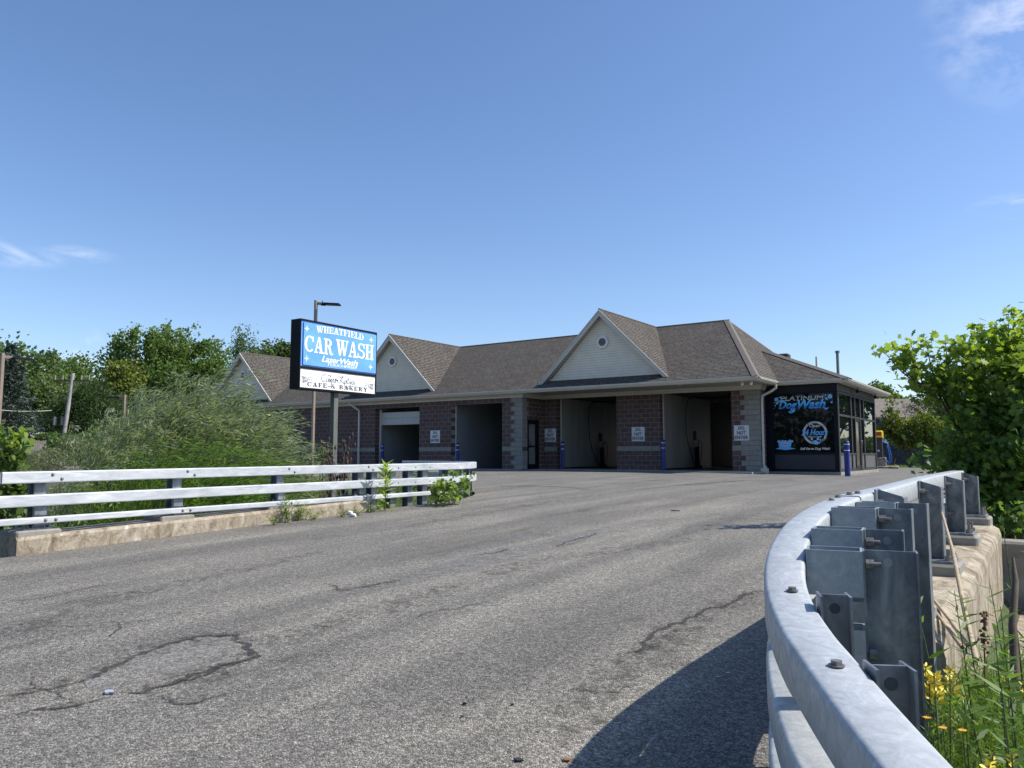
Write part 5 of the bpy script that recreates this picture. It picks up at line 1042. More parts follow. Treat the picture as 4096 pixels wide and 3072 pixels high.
# --- behind the lot, right
tree('pine_tree', 'dark feathery pine in front of the house roof', base_at(3760, 62, -.3), [ell_at(3700, 1640, 62, 55, 35), ell_at(3790, 1600, 62, 70, 70), ell_at(3760, 1690, 62, 90, 50), ell_at(3860, 1680, 62, 90, 110)], m_pine, 200, 70, .24, .75, .2, wl=.25, dirn=(0, 0, .6), stretch=.5)
tree('serviceberry_tree', 'small yellow-green tree leaning over the wooden fence', base_at(3640, 50, -.15), [ell_at(3580, 1700, 50, 50, 60), ell_at(3570, 1640, 50, 26, 40), ell_at(3640, 1740, 50, 70, 50), ell_at(3545, 1730, 50, 40, 40)], m_leaf_olive, 120, 46, .17, .42, .09, dirn=(0, 0, 1), stretch=.5, barkm=m_twig)
tree('serviceberry_tree', 'bushy yellow-green tree right of the leaning one', base_at(3740, 49, -.15), [ell_at(3700, 1720, 49, 60, 60), ell_at(3760, 1740, 49, 60, 50)], m_leaf_olive, 110, 50, .17, .42, .09, dirn=(.2, 0, 1), stretch=.5, barkm=m_twig)
for i, (x, y, r, h_, lab) in enumerate([(1, 68, 4.5, 11, 'broad tree behind the maple shrub, nearest the lot'), (6, 78, 4.5, 12, 'taller broad tree behind the maple shrub, farther from the lot'), (-4, 84, 4.5, 11, 'broad tree behind the maple shrub on the house side')]):
    tree('maple_tree', lab, (x, y, -.3), [(x, y, h_*.6, r, r, h_*.38)], m_leaf_dk, 90, 40, .5, 1.4, .25)
def hedge_stuff(name, label, boxes, mat, n, leaf, wl=.6):
    P = []
    for (u, v, D, du, dv) in boxes: e_ = ell_at(u, v, D, du, dv); P.append(ell_points([e_], n, .3))
    V, k = leaf_verts(np.concatenate(P), leaf, leaf*wl); return tag(raw_mesh(name, V, k, mat, None, None), kind='stuff')
hedge_stuff('woodland', '', [(u, 1790, 125, 140, 75) for u in range(-700, 1200, 150)]+[(u, 1800, 120, 140, 70) for u in range(3550, 5000, 150)], m_leaf_dk, 1500, .8)
P_ = np.stack([rng.uniform(-75, 45, 16000), rng.uniform(-46, -32, 16000), rng.uniform(-1, 11, 16000)], 1); P_ = P_[P_[:, 2] < 8+2.5*np.sin(P_[:, 0]*.35)+1.2*np.sin(P_[:, 0]*1.1)]  # unseen leaf mass behind the camera, added to darken the front window reflection
V, k = leaf_verts(P_, 1.0, .7); tag(raw_mesh('woodland', V, k, m_leaf_dk, None, None), kind='stuff')
hedge_stuff('scrub', '', [(80, 1850, 24, 120, 55), (200, 1840, 23, 90, 50), (290, 1790, 25, 60, 50), (30, 1840, 28, 90, 60)], foliage_mat('grey_green_scrub', (.07, .095, .04), (.22, .25, .13), .3), 3200, .07, .3)
hedge_stuff('dark_hedge', '', [(300, 1790, 40, 110, 60), (420, 1760, 42, 90, 60), (200, 1760, 44, 60, 30), (560, 1760, 40, 90, 60)], m_leaf_dk, 2600, .16)
# --- willow shrubs
def willow(u, D, hgt, rad, nst, label, mat=m_willow, lean=1.0, per=84, L_=.145, W_=.021):
    p = at(u, 1820, D=D); z0 = ground_z(p.x, p.y)-.1; t = thing('willow_shrub', label, 'shrub', (p.x, p.y, z0), 'willow shrubs behind the left guardrail')
    st_ = MB(); P, A_ = [], []
    for i in range(nst):
        a = random.uniform(0, 2*math.pi); r = rad*math.sqrt(random.random()); h_ = hgt*(random.uniform(.45, .98) if i % 6 else random.uniform(.92, 1.12))*(1-.30*(r/rad)**2); b0 = Vector((p.x+.28*r*math.cos(a), p.y+.28*r*math.sin(a), z0)); ben = lean*random.uniform(.3, 1.0)*h_*.40; dr_ = random.uniform(.02, .14)*h_
        T_ = np.linspace(0, 1, 9); out_ = Vector((math.cos(a), math.sin(a), 0))*r*.9
        pts_ = [b0+out_*t_+RT*ben*t_**2.2+Vector((0, 0, h_*math.sin(t_*1.45)/math.sin(1.45)-dr_*t_**5)) for t_ in T_]
        if i % 4 == 0: st_.tube(pts_, [.014*(1-.85*t_) for t_ in T_], 4, False)
        ts = np.random.default_rng(i+int(u)).uniform(.22, 1.0, per); arr = np.array(pts_); ix = ts*8; i0 = np.minimum(ix.astype(int), 7); fr_ = (ix-i0)[:, None]
        q_ = arr[i0]*(1-fr_)+arr[i0+1]*fr_; tn = nrmz(arr[i0+1]-arr[i0]); sp = rng.normal(size=(per, 3))*(.055+.11*(1-ts[:, None]))
        P.append(q_+sp); A_.append(nrmz(tn+np.array(RT)*.28*ts[:, None]+rng.normal(size=(per, 3))*.24))
    V, k = leaf_verts(np.concatenate(P), L_, W_, 'lance', np.concatenate(A_), .12); raw_mesh('foliage', V, k, mat, t); st_.build('stem', m_twig, t)
willow(380, 16.5, 3.2, 1.1, 260, 'smaller silvery willow shrub at the left end of the row'); willow(510, 17.5, 4.25, 1.25, 380, 'upright silvery willow shrub, second from the left', lean=.5)
willow(650, 18.2, 4.6, 1.45, 560, 'tall silvery willow shrub in the middle of the row', lean=.8); willow(800, 18.4, 4.55, 1.45, 560, 'wide wind-blown willow shrub in front of the left gable', lean=.75)
willow(940, 18.0, 3.7, 1.35, 460, 'arching willow shrub nearest the roadside sign', lean=.8); willow(690, 15.8, 3.2, 1.9, 420, 'low front willow shrub close to the guardrail', m_weed, lean=1.2, W_=.02)
# --- undergrowth behind the left rail
def under(n, xr, yr, hmax, L_, W_, mat, name, shape='leaf', up=.3, seed=0, zf=ground_z):
    x = rng.uniform(*xr, n); y = rng.uniform(*yr, n); kp = np.array([not inside(a+.12, b_, poly) for a, b_ in zip(x, y)]); x, y = x[kp], y[kp]; hm = hmax*(.45+.55*np.sin(x*3.1+seed)*np.sin(y*2.3+seed)); z0 = np.array([zf(a, b_) for a, b_ in zip(x, y)]); z = z0+np.abs(hm)*rng.uniform(.05, 1, len(x))**.6
    V, k = leaf_verts(np.stack([x, y, z], 1), L_, W_, shape, np.array([[0, 0, up]]), 1.0); return tag(raw_mesh(name, V, k, mat, None, None), kind='stuff')
def bank_z(a, b_): return max(ground_z(a, b_), -1.35+.0*a)
under(15000, (-14.2, -11.72), (3.2, 12.9), 1.05, .11, .034, m_weed, 'undergrowth', zf=bank_z)
under(9000, (-15.8, -13.4), (6, 17), .9, .12, .03, m_leaf_md, 'undergrowth', seed=2)
under(9000, (-20, -11.9), (12.2, 17.6), .35, .13, .016, m_grassm, 'tall_grass', 'lance', 1.2, 4)
under(5000, (-34, -17), (17.0, 18.5), .22, .14, .02, m_grassm, 'tall_grass', 'lance', 1.2, 6)
under(9000, (-26, -15.5), (3, 17), 1.1, .14, .03, m_leaf_md, 'undergrowth', seed=7)
# --- plants with stems
def blade_plant(name, label, cat, base, stems, leafL, leafW, nleaf, mat, stemr=.008, lean=(0, 0), flower=None, group=None, shape='lance', up=.5, stem_m=None, spread=.10, t0=.1):
    base = Vector(base); t = thing(name, label, cat, base, group); st_ = MB(); P, A_ = [], []; F = []
    for (dx, dy, h_) in stems:
        b0 = base+Vector((random.uniform(-.05, .05), random.uniform(-.05, .05), 0)); pts_ = [b0+Vector((dx, dy, 0))*(s_**1.4)+Vector((lean[0], lean[1], 0))*s_**2+Vector((0, 0, h_*s_)) for s_ in (0, .25, .5, .75, 1)]
        st_.tube(pts_, [stemr, stemr*.9, stemr*.75, stemr*.5, stemr*.25], 5, False)
        for k in range(nleaf):
            s_ = t0+(1-t0)*k/nleaf; i0 = min(int(s_*4), 3); q = pts_[i0].lerp(pts_[i0+1], s_*4-i0); a = k*2.4+random.uniform(-.4, .4); d_ = Vector((math.cos(a), math.sin(a), up*(.2+s_))).normalized(); l_ = leafL*(1.1-.55*s_)
            P.append(q+d_*l_*.5); A_.append(d_); 
        F.append(pts_[-1])
    V, k = leaf_verts(np.array([tuple(p) for p in P]), leafL*.9, leafW, shape, np.array([tuple(p) for p in A_]), .18, np.array([[0, 0, 1.]]), .45); raw_mesh('leaves', V, k, mat, t); st_.build('stem', stem_m or m_stem, t)
    if flower: flower(t, F)
    return t
def heads(t, F):
    mb = MB()
    for p in F:
        mb.tube([p+Vector((0, 0, -.02)), p+Vector((0, 0, .01)), p+Vector((0, 0, .05)), p+Vector((0, 0, .085))], [.010, .026, .024, .006], 8)
    mb.split('seed_head', m_teasel, t, .0)
def teasel(u, D, hh, n, label):
    p = at(u, 1820, D=D); z0 = ground_z(p.x, p.y); t = thing('teasel_plant', label, 'plant', (p.x, p.y, z0), 'dead teasel plants around the sign post'); st_ = MB(); F = []
    for i in range(n):
        a = random.uniform(0, 6.28); r = random.uniform(.05, .42); h_ = hh*random.uniform(.6, 1.0)-z0; b0 = Vector((p.x, p.y, z0)); tip = b0+Vector((math.cos(a)*r, math.sin(a)*r, h_)); m_ = b0.lerp(tip, .5)+Vector((-math.cos(a)*r*.15, -math.sin(a)*r*.15, 0))
        st_.tube([b0, m_, tip], [.012, .009, .006], 5, False); F.append(tip)
        for k in range(3):
            s_ = random.uniform(.5, .85); q = b0.lerp(tip, s_); a2 = random.uniform(0, 6.28); e_ = q+Vector((math.cos(a2)*.10, math.sin(a2)*.10, random.uniform(.12, .3))); st_.tube([q, q.lerp(e_, .6)+Vector((math.cos(a2)*.03, math.sin(a2)*.03, 0)), e_], .005, 4, False); F.append(e_)
    st_.build('stem', m_teasel, t); heads(t, F)
teasel(1385, 17.5, 1.15, 9, 'dead brown teasel clump right of the sign post'); teasel(1345, 16.5, .80, 4, 'small dead teasel clump in front of the sign post'); teasel(1300, 18.5, 1.1, 5, 'dead teasel clump between the lamp post and the sign post')
blade_plant('weed_plant', 'tall green weed between the lamp post and the sign post', 'plant', (at(1283, 1820, D=18).x, at(1283, 1820, D=18).y, -.6), [(0, 0, 1.6), (.1, .05, 1.45), (-.1, .05, 1.3)], .16, .03, 20, m_weed)
x, y = gp(1540, 2045); blade_plant('thistle_plant', 'tall bright green thistle growing at the right end of the kerb', 'plant', (x, y, road_z(x, y)), [(.02, 0, .92)], .28, .065, 46, m_young, .012, up=.55, t0=.0)
for u, v, h_, n_, lab in [(1150, 2090, .50, 16, 'largest clump of weeds growing over the kerb'), (1195, 2083, .36, 12, 'weed clump just right of the largest one on the kerb'), (1100, 2100, .2, 5, 'low weed tuft at the left of the kerb weeds'), (1372, 2068, .2, 6, 'small grass tuft at the kerb, left of the thistle'), (1425, 2060, .16, 7, 'small grass tuft at the kerb beside a pale stone'), (1475, 2050, .16, 6, 'small grass tuft at the kerb nearest the thistle'), (1250, 2080, .26, 9, 'low weed tuft in the middle of the kerb')]:
    x, y = gp(u, v); blade_plant('kerb_weed', lab, 'plant', (x, y, road_z(x, y)), [(random.uniform(-.22, .22), random.uniform(-.12, .12), h_*random.uniform(.5, 1)) for _ in range(n_)], .09, .014, 12, m_grassm, .004, group='weeds along the left kerb')
for u, v, lab in [(1408, 2068, 'pale stone at the foot of the left kerb'), (1395, 2058, 'small pale stone fragment at the left kerb')]:
    x, y = gp(u, v); mb = MB(); mb.tube([(x-.05, y, road_z(x, y)), (x-.03, y, road_z(x, y)+.035), (x+.05, y+.02, road_z(x, y)+.03), (x+.08, y+.02, road_z(x, y))], [.02, .04, .035, .01], 6); tag(mb.build('stone', m_white, None, (x, y, road_z(x, y))), lab, 'stone')
def sapling(name, label, base, ells, n, leaf, mat, stems=5, shape='maple', cat='sapling', axis=None, nclump=40, clump=.16, stemr=.012, jit=1.0, njit=.9, group=None, yt=0, mat2=None):
    t = thing(name, label, cat, base, group); cc = ell_points(ells, nclump, .35); P = np.repeat(cc, n//nclump, 0)+rng.normal(size=(n//nclump*nclump, 3))*clump*.5
    nn_ = np.array([[0, 0, 1.]])
    ax = np.array([[RT.x*.5, RT.y*.5, -.45]]) if axis is None else axis
    if mat2 is None: V, k = leaf_verts(P, leaf, leaf, shape, ax, jit, nn_, njit); raw_mesh('leaves', V, k, mat, t)
    else:
        lim = np.quantile(P[:, 2]+rng.normal(size=len(P))*.35, 1-yt); s_ = P[:, 2]+rng.normal(size=len(P))*.3 > lim
        for nm_, pp, mm in (('leaves', P[~s_], mat), ('young_leaves', P[s_], mat2)): V, k = leaf_verts(pp, leaf, leaf, shape, ax, jit, nn_, njit); raw_mesh(nm_, V, k, mm, t)
    mb = MB(); b0 = Vector(base)
    for c_ in cc[:stems]: c_ = Vector(c_); mb.tube([b0, b0.lerp(c_, .5)+Vector((0, 0, .1)), c_], [stemr, stemr*.7, stemr*.25], 5, False)
    mb.build('stem', m_twig, t); return t
# maple saplings: at the far end of the left rail, and at the left frame edge
p = at(1800, 1990, D=16.2); sapling('maple_sapling', 'bright green maple sapling growing through the far end of the left guardrail', (p.x, p.y, -.45), [ell_at(1790, 1960, 16.3, 70, 45), ell_at(1860, 1930, 16.4, 25, 50), ell_at(1813, 1890, 16.4, 14, 40), ell_at(1765, 1990, 16, 50, 25)], 480, .095, m_leaf_md, 9, yt=.35, mat2=m_young, nclump=50, clump=.12, stemr=.008)
p = at(30, 1880, D=11); sapling('maple_sapling', 'green leafy sapling at the left edge behind the guardrail', (p.x, p.y, -1.2), [ell_at(15, 1800, 11, 60, 90), ell_at(60, 1760, 11, 45, 30), ell_at(5, 1640, 11, 14, 45), ell_at(40, 1960, 11, 60, 60), ell_at(90, 1950, 11.2, 50, 50), ell_at(40, 2060, 11, 60, 50)], 1000, .11, m_leaf_md, 12, yt=.14, mat2=m_young, shape='leaf', nclump=80, clump=.16)
# --- the big maple shrub on the right
E1 = [ell_at(3650, 1430, 11.6, 60, 70), ell_at(3590, 1390, 11.6, 30, 40), ell_at(3730, 1520, 11.6, 80, 90), ell_at(3830, 1480, 11.5, 110, 110), ell_at(3970, 1420, 11.5, 100, 90), ell_at(3975, 1380, 11.5, 45, 60), ell_at(4140, 1440, 11.5, 130, 130), ell_at(4060, 1350, 11.5, 40, 60), ell_at(3880, 1640, 11.4, 120, 140), ell_at(4050, 1620, 11.3, 190, 190), ell_at(3840, 1830, 11.2, 120, 95), ell_at(3710, 1855, 11.1, 55, 38), ell_at(3960, 1880, 11, 160, 150), ell_at(4080, 1850, 11, 190, 180), ell_at(4000, 2040, 10.6, 130, 90), ell_at(4090, 2080, 10.5, 100, 90), ell_at(4200, 1700, 11, 200, 300)]
p = at(4060, 1950, D=11.6); sapling('maple_shrub', 'large leafy maple shrub overhanging the far end of the right guardrail', (p.x, p.y, -.9), E1, 12500, .105, m_maple, 90, cat='shrub', nclump=400, clump=.21, stemr=.035, jit=.75, njit=.75, yt=.26, mat2=m_young)
mb = MB(); shoots = [(3515, 1385, 3700, 1560), (3640, 1360, 3700, 1560), (3700, 1350, 3740, 1520), (3780, 1360, 3800, 1500), (3930, 1300, 3900, 1480), (4035, 1255, 4030, 1420), (4085, 1262, 4060, 1420), (3850, 1370, 3850, 1500), (3620, 1470, 3760, 1600), (3560, 1420, 3720, 1560)]
t_ = bpy.data.objects['maple_shrub']; P, A_ = [], []
for (u0, v0, u1, v1) in shoots:
    a, b_ = at(u0, v0, D=11.5), at(u1, v1, D=11.5); m_ = a.lerp(b_, .5)-Vector((0, 0, .06)); mb.tube([b_, m_, a], [.014, .009, .003], 5, False)
    for k in range(30): s_ = (k/30)**1.1; q = a.lerp(b_, s_); P.append(tuple(q+Vector(rng.normal(size=3)*.07))); A_.append((random.uniform(-1, 1), random.uniform(-1, 1), random.uniform(-.5, .4)))
mb.build('shoot', m_twig, t_); V, k = leaf_verts(np.array(P), .135, .13, 'maple', np.array(A_), .5, np.array([[0, 0, 1.]]), .7); raw_mesh('young_leaves', V, k, m_young, t_)
# --- weeds at the lower right
def rz_(x, y): return -1.08 if y < 4.6 else ground_z(x, y)
def ulist(lst, **kw):
    for (ub, ut_, vt, D, lab) in lst:
        top = at(ut_, vt, D=D); b0 = at(ub, 1820, D=D); b0.z = -1.08; h_ = top.z-b0.z
        blade_plant('weed_plant', lab, 'plant', b0, [(top.x-b0.x, top.y-b0.y, h_)], kw.get('L', .115), kw.get('W', .017), kw.get('n', 44), m_weed, .0055, group='tall weeds by the right guardrail', up=.35, flower=kw.get('fl'))
ulist([(3900, 3850, 2360, 3.5, 'tall weed with curled leaves left of the forked one, below the posts'), (3980, 3915, 2330, 3.6, 'tall straight weed in front of the concrete edge'), (3930, 3880, 2385, 3.9, 'thin weed between the two tall ones'), (4010, 4000, 2420, 3.2, 'leafy weed right of the tall straight one'), (3990, 3985, 2520, 2.8, 'broad-leaved weed near the lower right corner'), (4075, 4070, 2600, 3.0, 'leafy weed at the right edge'), (3905, 3800, 2700, 2.9, 'low weed beside the yellow flowers'), (4050, 4046, 2750, 2.4, 'low broad-leaved weed at the bottom right corner')])
top = at(3985, 2060, D=4.3); b0 = at(4035, 1820, D=4.1); b0.z = -1.1; blade_plant('weed_plant', 'very tall bare weed stalk with a few buds crossing the wing wall', 'plant', b0, [(top.x-b0.x, top.y-b0.y, top.z-b0.z), (top.x-b0.x+.16, top.y-b0.y+.1, (top.z-b0.z)*.93)], .10, .014, 10, m_weed, .007, group='tall weeds by the right guardrail')
a, b_ = at(3690, 2360, D=3.9), at(3850, 2760, D=3.6); blade_plant('weed_plant', 'leaning weed with drooping leaves right of the last guardrail post', 'plant', (b_.x, b_.y, -1.0), [(a.x-b_.x, a.y-b_.y, a.z+1.0)], .13, .03, 12, m_weed, .006, group='tall weeds by the right guardrail')
def dry(name, label, pts_, r, mat): tag(MB().tube(pts_, r, 6).build(name, mat, None, pts_[0]), label, 'stalk', 'dry stalks by the right guardrail')
dry('dry_stalk', 'pale dry reed stalk leaning against the second guardrail post', [at(3905, 2640, D=4.0), at(3860, 2450, D=4.6), at(3810, 2200, D=5.4), at(3768, 2050, D=6.0)], [.016, .015, .013, .009], m_dry)
dry('dry_stalk', 'short pale dry stalk lying across the concrete edge', [at(3870, 2580, D=4.2), at(3800, 2480, D=4.9), at(3740, 2405, D=5.4)], [.012, .012, .009], m_dry)
dry('dry_stalk', 'short grey dry stalk below the other across the concrete edge', [at(3850, 2590, D=4.2), at(3740, 2445, D=5.2)], [.012, .009], m_dry)
dry('dead_stem', 'dark weathered dead stem standing before the wing wall', [at(4065, 2760, D=3.8), at(4050, 2500, D=3.9), at(4062, 2330, D=4.0), at(4052, 2230, D=4.05)], [.022, .019, .016, .006], m_bark)
mb = MB(); q = [at(3938, 2600, D=3.7), at(3936, 2455, D=3.75)]
for k in range(40): s_ = k/39; p = q[0].lerp(q[1], s_)+Vector(rng.normal(size=3)*.010); mb.tube([p, p+Vector((0, 0, .012))], [.009, .004], 5)
mb.tube([at(3942, 2750, D=3.65)]+q, .004, 5); tag(mb.build('dock_seed_spike', plain('rust_seed', (.20, .085, .04), .9, var=.4, scale=60), None, q[0]), 'rust-brown dock seed spike among the green weeds', 'plant')
m_yflow = plain('butter_yellow_petals', (.82, .66, .06), .5, var=.2, scale=80); m_oflow = plain('orange_yellow_petals', (.80, .36, .02), .5, var=.15, scale=60)
def toad(u, v, D, n, label, s_=1):
    top = at(u, v, D=D); b0 = Vector((top.x+random.uniform(-.05, .05), top.y, -1.05)); t = thing('toadflax_plant', label, 'flower', b0, 'yellow flowers by the right guardrail')
    MB().tube([b0, b0.lerp(top, .5), top], [.004, .003, .002], 5).build('stem', m_stem, t); P = []; A_ = []
    for k in range(n): h_ = k/n; a = k*2.4; P.append(tuple(top+Vector((math.cos(a)*.022*(1-.5*h_)*s_, math.sin(a)*.022*(1-.5*h_)*s_, (-.02+.09*h_-.06)*s_)))); A_.append((math.cos(a), math.sin(a), .6))
    V, k = leaf_verts(np.array(P), .024*s_, .016*s_, 'leaf', np.array(A_), .3); raw_mesh('flower', V, k, m_yflow, t)
    P = []; A_ = []
    for k in range(90): h_ = random.random()*.9; q = b0.lerp(top, h_); a = random.uniform(0, 6.28); d_ = Vector((math.cos(a), math.sin(a), .7)); P.append(tuple(q+d_*.03)); A_.append(tuple(d_))
    V, k = leaf_verts(np.array(P), .065, .006, 'lance', np.array(A_), .2); raw_mesh('leaves', V, k, m_weed, t)
for u, v, D, n, lab, s_ in [(3700, 2665, 3.1, 34, 'tall yellow flower spike nearest the guardrail post', 1.15), (3738, 2700, 3.0, 40, 'full yellow flower spike right of the one nearest the post', 1.2), (3800, 2680, 3.2, 30, 'yellow flower spike behind, right of the full one', 1.2), (3718, 2735, 3.0, 16, 'small yellow bud spike below the tall spike', .7), (3855, 2740, 3.1, 12, 'sparse yellow spike below the weed leaves', .7), (4022, 2700, 3.1, 12, 'small yellow spike between tall weeds near the right edge', .7), (3740, 2760, 2.9, 12, 'pale small spike under the full yellow one', .7), (3970, 3015, 2.2, 16, 'yellow spike near the bottom edge', .8), (4048, 3020, 2.2, 14, 'pale spike at the bottom right corner', .7), (3955, 3060, 2.1, 30, 'bright yellow blossoms cut by the bottom edge', 1.0), (4094, 2730, 3.0, 14, 'yellow spike at the right edge', .8)]: toad(u, v, D, n, lab, s_)
def daisy(u, v, D, label):
    c_ = at(u, v, D=D); t = thing('orange_flower', label, 'flower', (c_.x, c_.y, -1.05), 'small orange flowers in the grass'); MB().tube([(c_.x+.03, c_.y, -1.05), c_], [.003, .002], 5).build('stem', m_stem, t)
    P = []; A_ = []
    for k in range(14): a = k*2*math.pi/14; d_ = Vector((math.cos(a), math.sin(a), .15)); P.append(tuple(c_+d_*.008)); A_.append(tuple(d_))
    V, k = leaf_verts(np.array(P), .014, .005, 'leaf', np.array(A_), .02, np.array([[0, 0, 1.]]), .1); raw_mesh('flower', V, k, m_oflow, t)
daisy(3708, 2872, 2.6, 'flat orange-yellow flower beside the lower guardrail post'); daisy(3772, 2912, 2.5, 'orange-yellow flower half hidden in grass left of the deep orange one'); daisy(3850, 2922, 2.5, 'small deep orange flower in the middle of the grass')
x0_, x1_, n = -.5, 2.6, 70000
x = rng.uniform(x0_, x1_, n); y = rng.uniform(1.2, 5.6, n); P = np.stack([x, y, -1.12+rng.uniform(0, 1, n)**.8*(.62+.12*np.sin(x*5)*np.sin(y*4))], 1)
keep = (((x+1.1)**2+0*y > .35) & ~((y < 2.4) & (x < .55-(y-1.2)*.45)))
V, k = leaf_verts(P[keep], .13, .0075, 'lance', np.array([[0, 0, 1.1]]), 1.0); tag(raw_mesh('tall_grass', V, k, m_grassm, None, None), kind='stuff')
n = 9000; x = rng.uniform(-.4, 2.5, n); y = rng.uniform(1.6, 7.5, n); P = np.stack([x, y, -1.15+rng.uniform(0, .42, n)], 1); V, k = leaf_verts(P, .075, .017, 'leaf', np.array([[0, 0, .6]]), 1.0); tag(raw_mesh('undergrowth', V, k, m_weed, None, None), kind='stuff')
# ================================================================== BACKGROUND STRUCTURES
# house behind the right fence
ho = thing('house', 'two-storey pale-sided house with grey-brown roof and dark purple shutters behind the trees', 'house', (at(3700, 1820, D=75).x, at(3700, 1820, D=75).y, -.2))
hp = at(3470, 1820, D=76); Mh = Matrix.Translation((hp.x, hp.y, 0)) @ Matrix.Rotation(YAW+R_(3), 4, 'Z')
zR, zE = .632+225/3105.9*80, .632+(1820-1668)/3105.9*76
mb = MB(); mb.box(0, 0, -.5, 14, 8, zE, Mh); mb.build('wall', plain('pale_tan_siding', (.34, .32, .29), .7, var=.08, scale=1), ho)
mb = MB(); q = [(-.4, -.5, zE-.05), (14.4, -.5, zE-.05), (14.4, 4, zR), (-.4, 4, zR), (14.4, 8.5, zE-.05), (-.4, 8.5, zE-.05)]; mb.add([tuple(Mh @ Vector(v_)) for v_ in q], [(0, 1, 2, 3), (3, 2, 4, 5), (0, 3, 5), (1, 4, 2)]); mb.build('roof', plain('grey_brown_roof', (.175, .15, .135), .95, var=.22, scale=2.2), ho)
for xx in (1.45, 6.0):
    z0, z1 = .632+(1820-1712)/3105.9*76-.5, .632+(1820-1672)/3105.9*76-.15
    wo = MB().box(xx, -.06, z0, xx+.62, .02, z1, Mh).build('window', m_vwhite, ho); MB().box(xx+.06, -.09, z0+.06, xx+.56, -.065, z1-.06, Mh).build('pane', plain('house_glass', (.04, .045, .05), .1), wo)
    for s0 in (-.45, .66): MB().box(xx+s0, -.08, z0, xx+s0+.40, -.0, z1, Mh).build('shutter', plain('dark_purple_shutter', (.028, .012, .05), .6), ho)
MB().box(.9, -2.2, .632+48/3105.9*74, 3.3, 0, .632+92/3105.9*74, Mh).build('porch_roof', m_whitesign, ho)
# wooden fence along the back of the lot
def picket_fence(label, u0, u1, D0, D1, vtop, z0, n, mat, name='wooden_fence', wob=.04):
    a, b_ = at(u0, vtop, D=D0), at(u1, vtop, D=D1); t = thing(name, label, 'fence', (a.x, a.y, z0)); d_ = Vector((b_.x-a.x, b_.y-a.y)); L_ = d_.length; d_.normalize(); mb = MB(); wd = L_/n; ang = math.atan2(d_.y, d_.x)
    for i in range(n):
        s_ = i*wd; zt__ = a.z+(b_.z-a.z)*i/n+random.uniform(-wob, wob); M = Matrix.Translation((a.x+d_.x*s_, a.y+d_.y*s_, 0)) @ Matrix.Rotation(ang, 4, 'Z'); mb.box(0, 0, z0, wd*.90, .025, zt__, M)
    mb.build('boards', mat, t); mb = MB(); M = Matrix.Translation((a.x, a.y, 0)) @ Matrix.Rotation(ang, 4, 'Z')
    for zz in (.25, .75): mb.box(0, .03, z0+(a.z-z0)*zz-.05, L_, .08, z0+(a.z-z0)*zz+.05, M)
    mb.build('rail', mat, t)
picket_fence('dark weathered board fence along the back of the lot, behind the vacuum station', 3440, 3920, 60, 58, 1776, -.3, 66, plain('dark_fence_board', (.050, .052, .06), .9, var=.35, scale=3, bmp=.3))
picket_fence('pale grey weathered board fence among the trees at the far left', -60, 188, 40, 42, 1762, -.9, 26, plain('grey_fence_board', (.22, .20, .175), .9, var=.3, scale=4, bmp=.3), wob=.02)
sp = at(120, 1760, D=46); sh = thing('shed', 'small shed with a pale sloping roof showing over the grey fence', 'shed', (sp.x, sp.y, -.9)); Mh = Matrix.Translation((sp.x, sp.y, 0)) @ Matrix.Rotation(YAW, 4, 'Z')
MB().prism([tuple(Mh @ Vector(v_)) for v_ in ((-.75, 0, -.9), (.45, 0, -.9), (.45, 0, 1.48), (-.2, 0, 1.9), (-.75, 0, 1.6))], tuple(RT.cross(Vector((0, 0, -1)))*2)).build('wall', m_dark, sh)
mb = MB(); q = [(-.25, -.2, 1.96), (.5, -.2, 1.50), (.5, 2.2, 1.50), (-.25, 2.2, 1.96), (-.8, -.2, 1.62), (-.8, 2.2, 1.62)]; q = [tuple(Mh @ Vector(v_)) for v_ in q]; mb.prism([q[0], q[1], q[2], q[3]], (0, 0, .05)); mb.prism([q[4], q[0], q[3], q[5]], (0, 0, .05)); mb.build('roof', plain('pale_shed_roof', (.36, .35, .30), .8, var=.2), sh)
gp_ = at(18, 1749, D=34); sg = thing('street_sign', 'small green street name sign at the left edge', 'sign', (gp_.x, gp_.y, -.9)); Mh = Matrix.Translation((gp_.x, gp_.y, gp_.z)) @ Matrix.Rotation(YAW, 4, 'Z')
MB().box(-.20, -.01, -.075, .26, .01, .075, Mh).build('sign_plate', plain('green_sign_plate', (.0, .22, .10), .4), sg); MB().tube([(gp_.x-.18, gp_.y+.02, -.9), (gp_.x-.18, gp_.y+.02, gp_.z+.1)], .025, 6).build('post', m_bolt, sg)
e2 = Vector((math.cos(YAW), math.sin(YAW))); mb = MB(); flat(mb, font_polys('31877'[0:0]+'3817', 0, .03), ((gp_.x, gp_.y), (e2.x, e2.y), (e2.y, -e2.x)), (-.04, gp_.z-.035, .20, gp_.z+.035), .014); mb.build('lettering', m_white, sg)
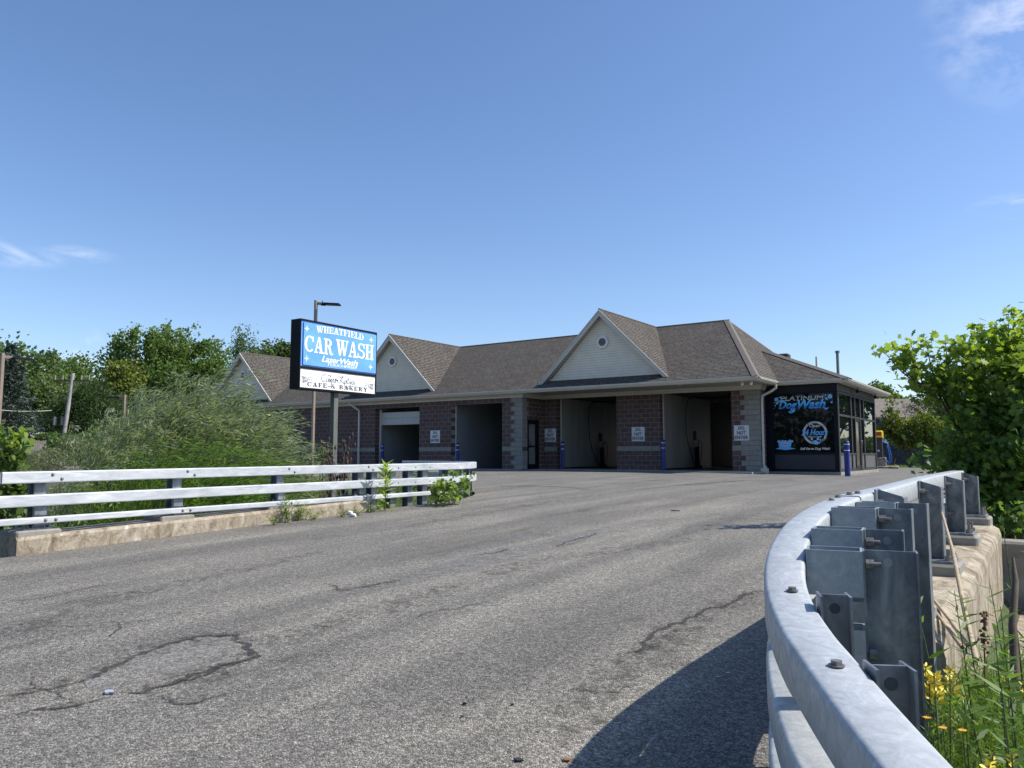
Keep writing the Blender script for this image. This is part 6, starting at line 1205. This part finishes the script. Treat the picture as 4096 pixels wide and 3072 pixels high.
# grass verge behind the lot
under(7000, (-12, 26), (52.3, 60), .14, .25, .05, m_grassm, 'verge_grass', 'lance', 1.0, 3)
# vacuum station
v0 = at(3537, 1868, D=44.5); vz = road_z(v0.x, v0.y)-.0
vs_ = thing('vacuum_station', 'car vacuum station with yellow cap and blue hoses on a concrete island', 'vacuum', (v0.x, v0.y, vz)); Mv = Matrix.Translation((v0.x, v0.y, vz)) @ Matrix.Rotation(R_(8), 4, 'Z')
MB().cbox(-1.6, -.75, -.2, .75, .75, .13, .03, Mv).build('concrete_island', m_concrete, vs_); MB().cbox(-.55, -.40, .13, .12, .40, .62, .03, Mv).build('concrete_base', m_conc2, vs_)
MB().cbox(-.45, -.32, .62, -.03, .32, 1.75, .03, Mv).build('body', plain('dark_grey_cabinet', (.055, .055, .06), .5, .2), vs_)
MB().cbox(-.52, -.40, 1.74, .02, .40, 2.14, .06, Mv).build('cap', plain('yellow_plastic_cap', (.85, .55, .01), .4, var=.05), vs_)
MB().box(-.40, -.405, 1.85, -.08, -.402, 2.05, Mv).build('warning_label', plain('red_orange_label', (.5, .06, .02), .5), vs_); MB().box(-.3, -.325, .95, -.2, -.321, 1.05, Mv).build('coin_plate', m_white, vs_)
for i, (o1, o2) in enumerate(((.03, .0), (.14, .08))):
    MB().tube([Mv @ Vector(q) for q in ((-.03, .0+o2, 1.50), (.10+o1*.6, o2, 1.46), (.20+o1*.7, o2, 1.15), (.26+o1*.8, o2, .75), (.27+o1*.8, o2, .35), (.20+o1*.5, o2, .25), (.13, o2, .45), (.02, o2, .75))], .028, 8).build('hose', plain('blue_vacuum_hose', (.015, .12, .42), .4, var=.25, scale=40), vs_)
MB().tube([Mv @ Vector(q) for q in ((-.1, -.42, .7), (.2, -.5, .25), (.5, -.4, .2), (.6, -.1, .5), (.35, .1, .75))], .015, 6).build('cable', m_black, vs_)
MB().tube([Mv @ Vector((-.02, -.05, 1.42)), Mv @ Vector((.2, -.05, 1.36))], .05, 8).build('nozzle_holder', m_black, vs_)
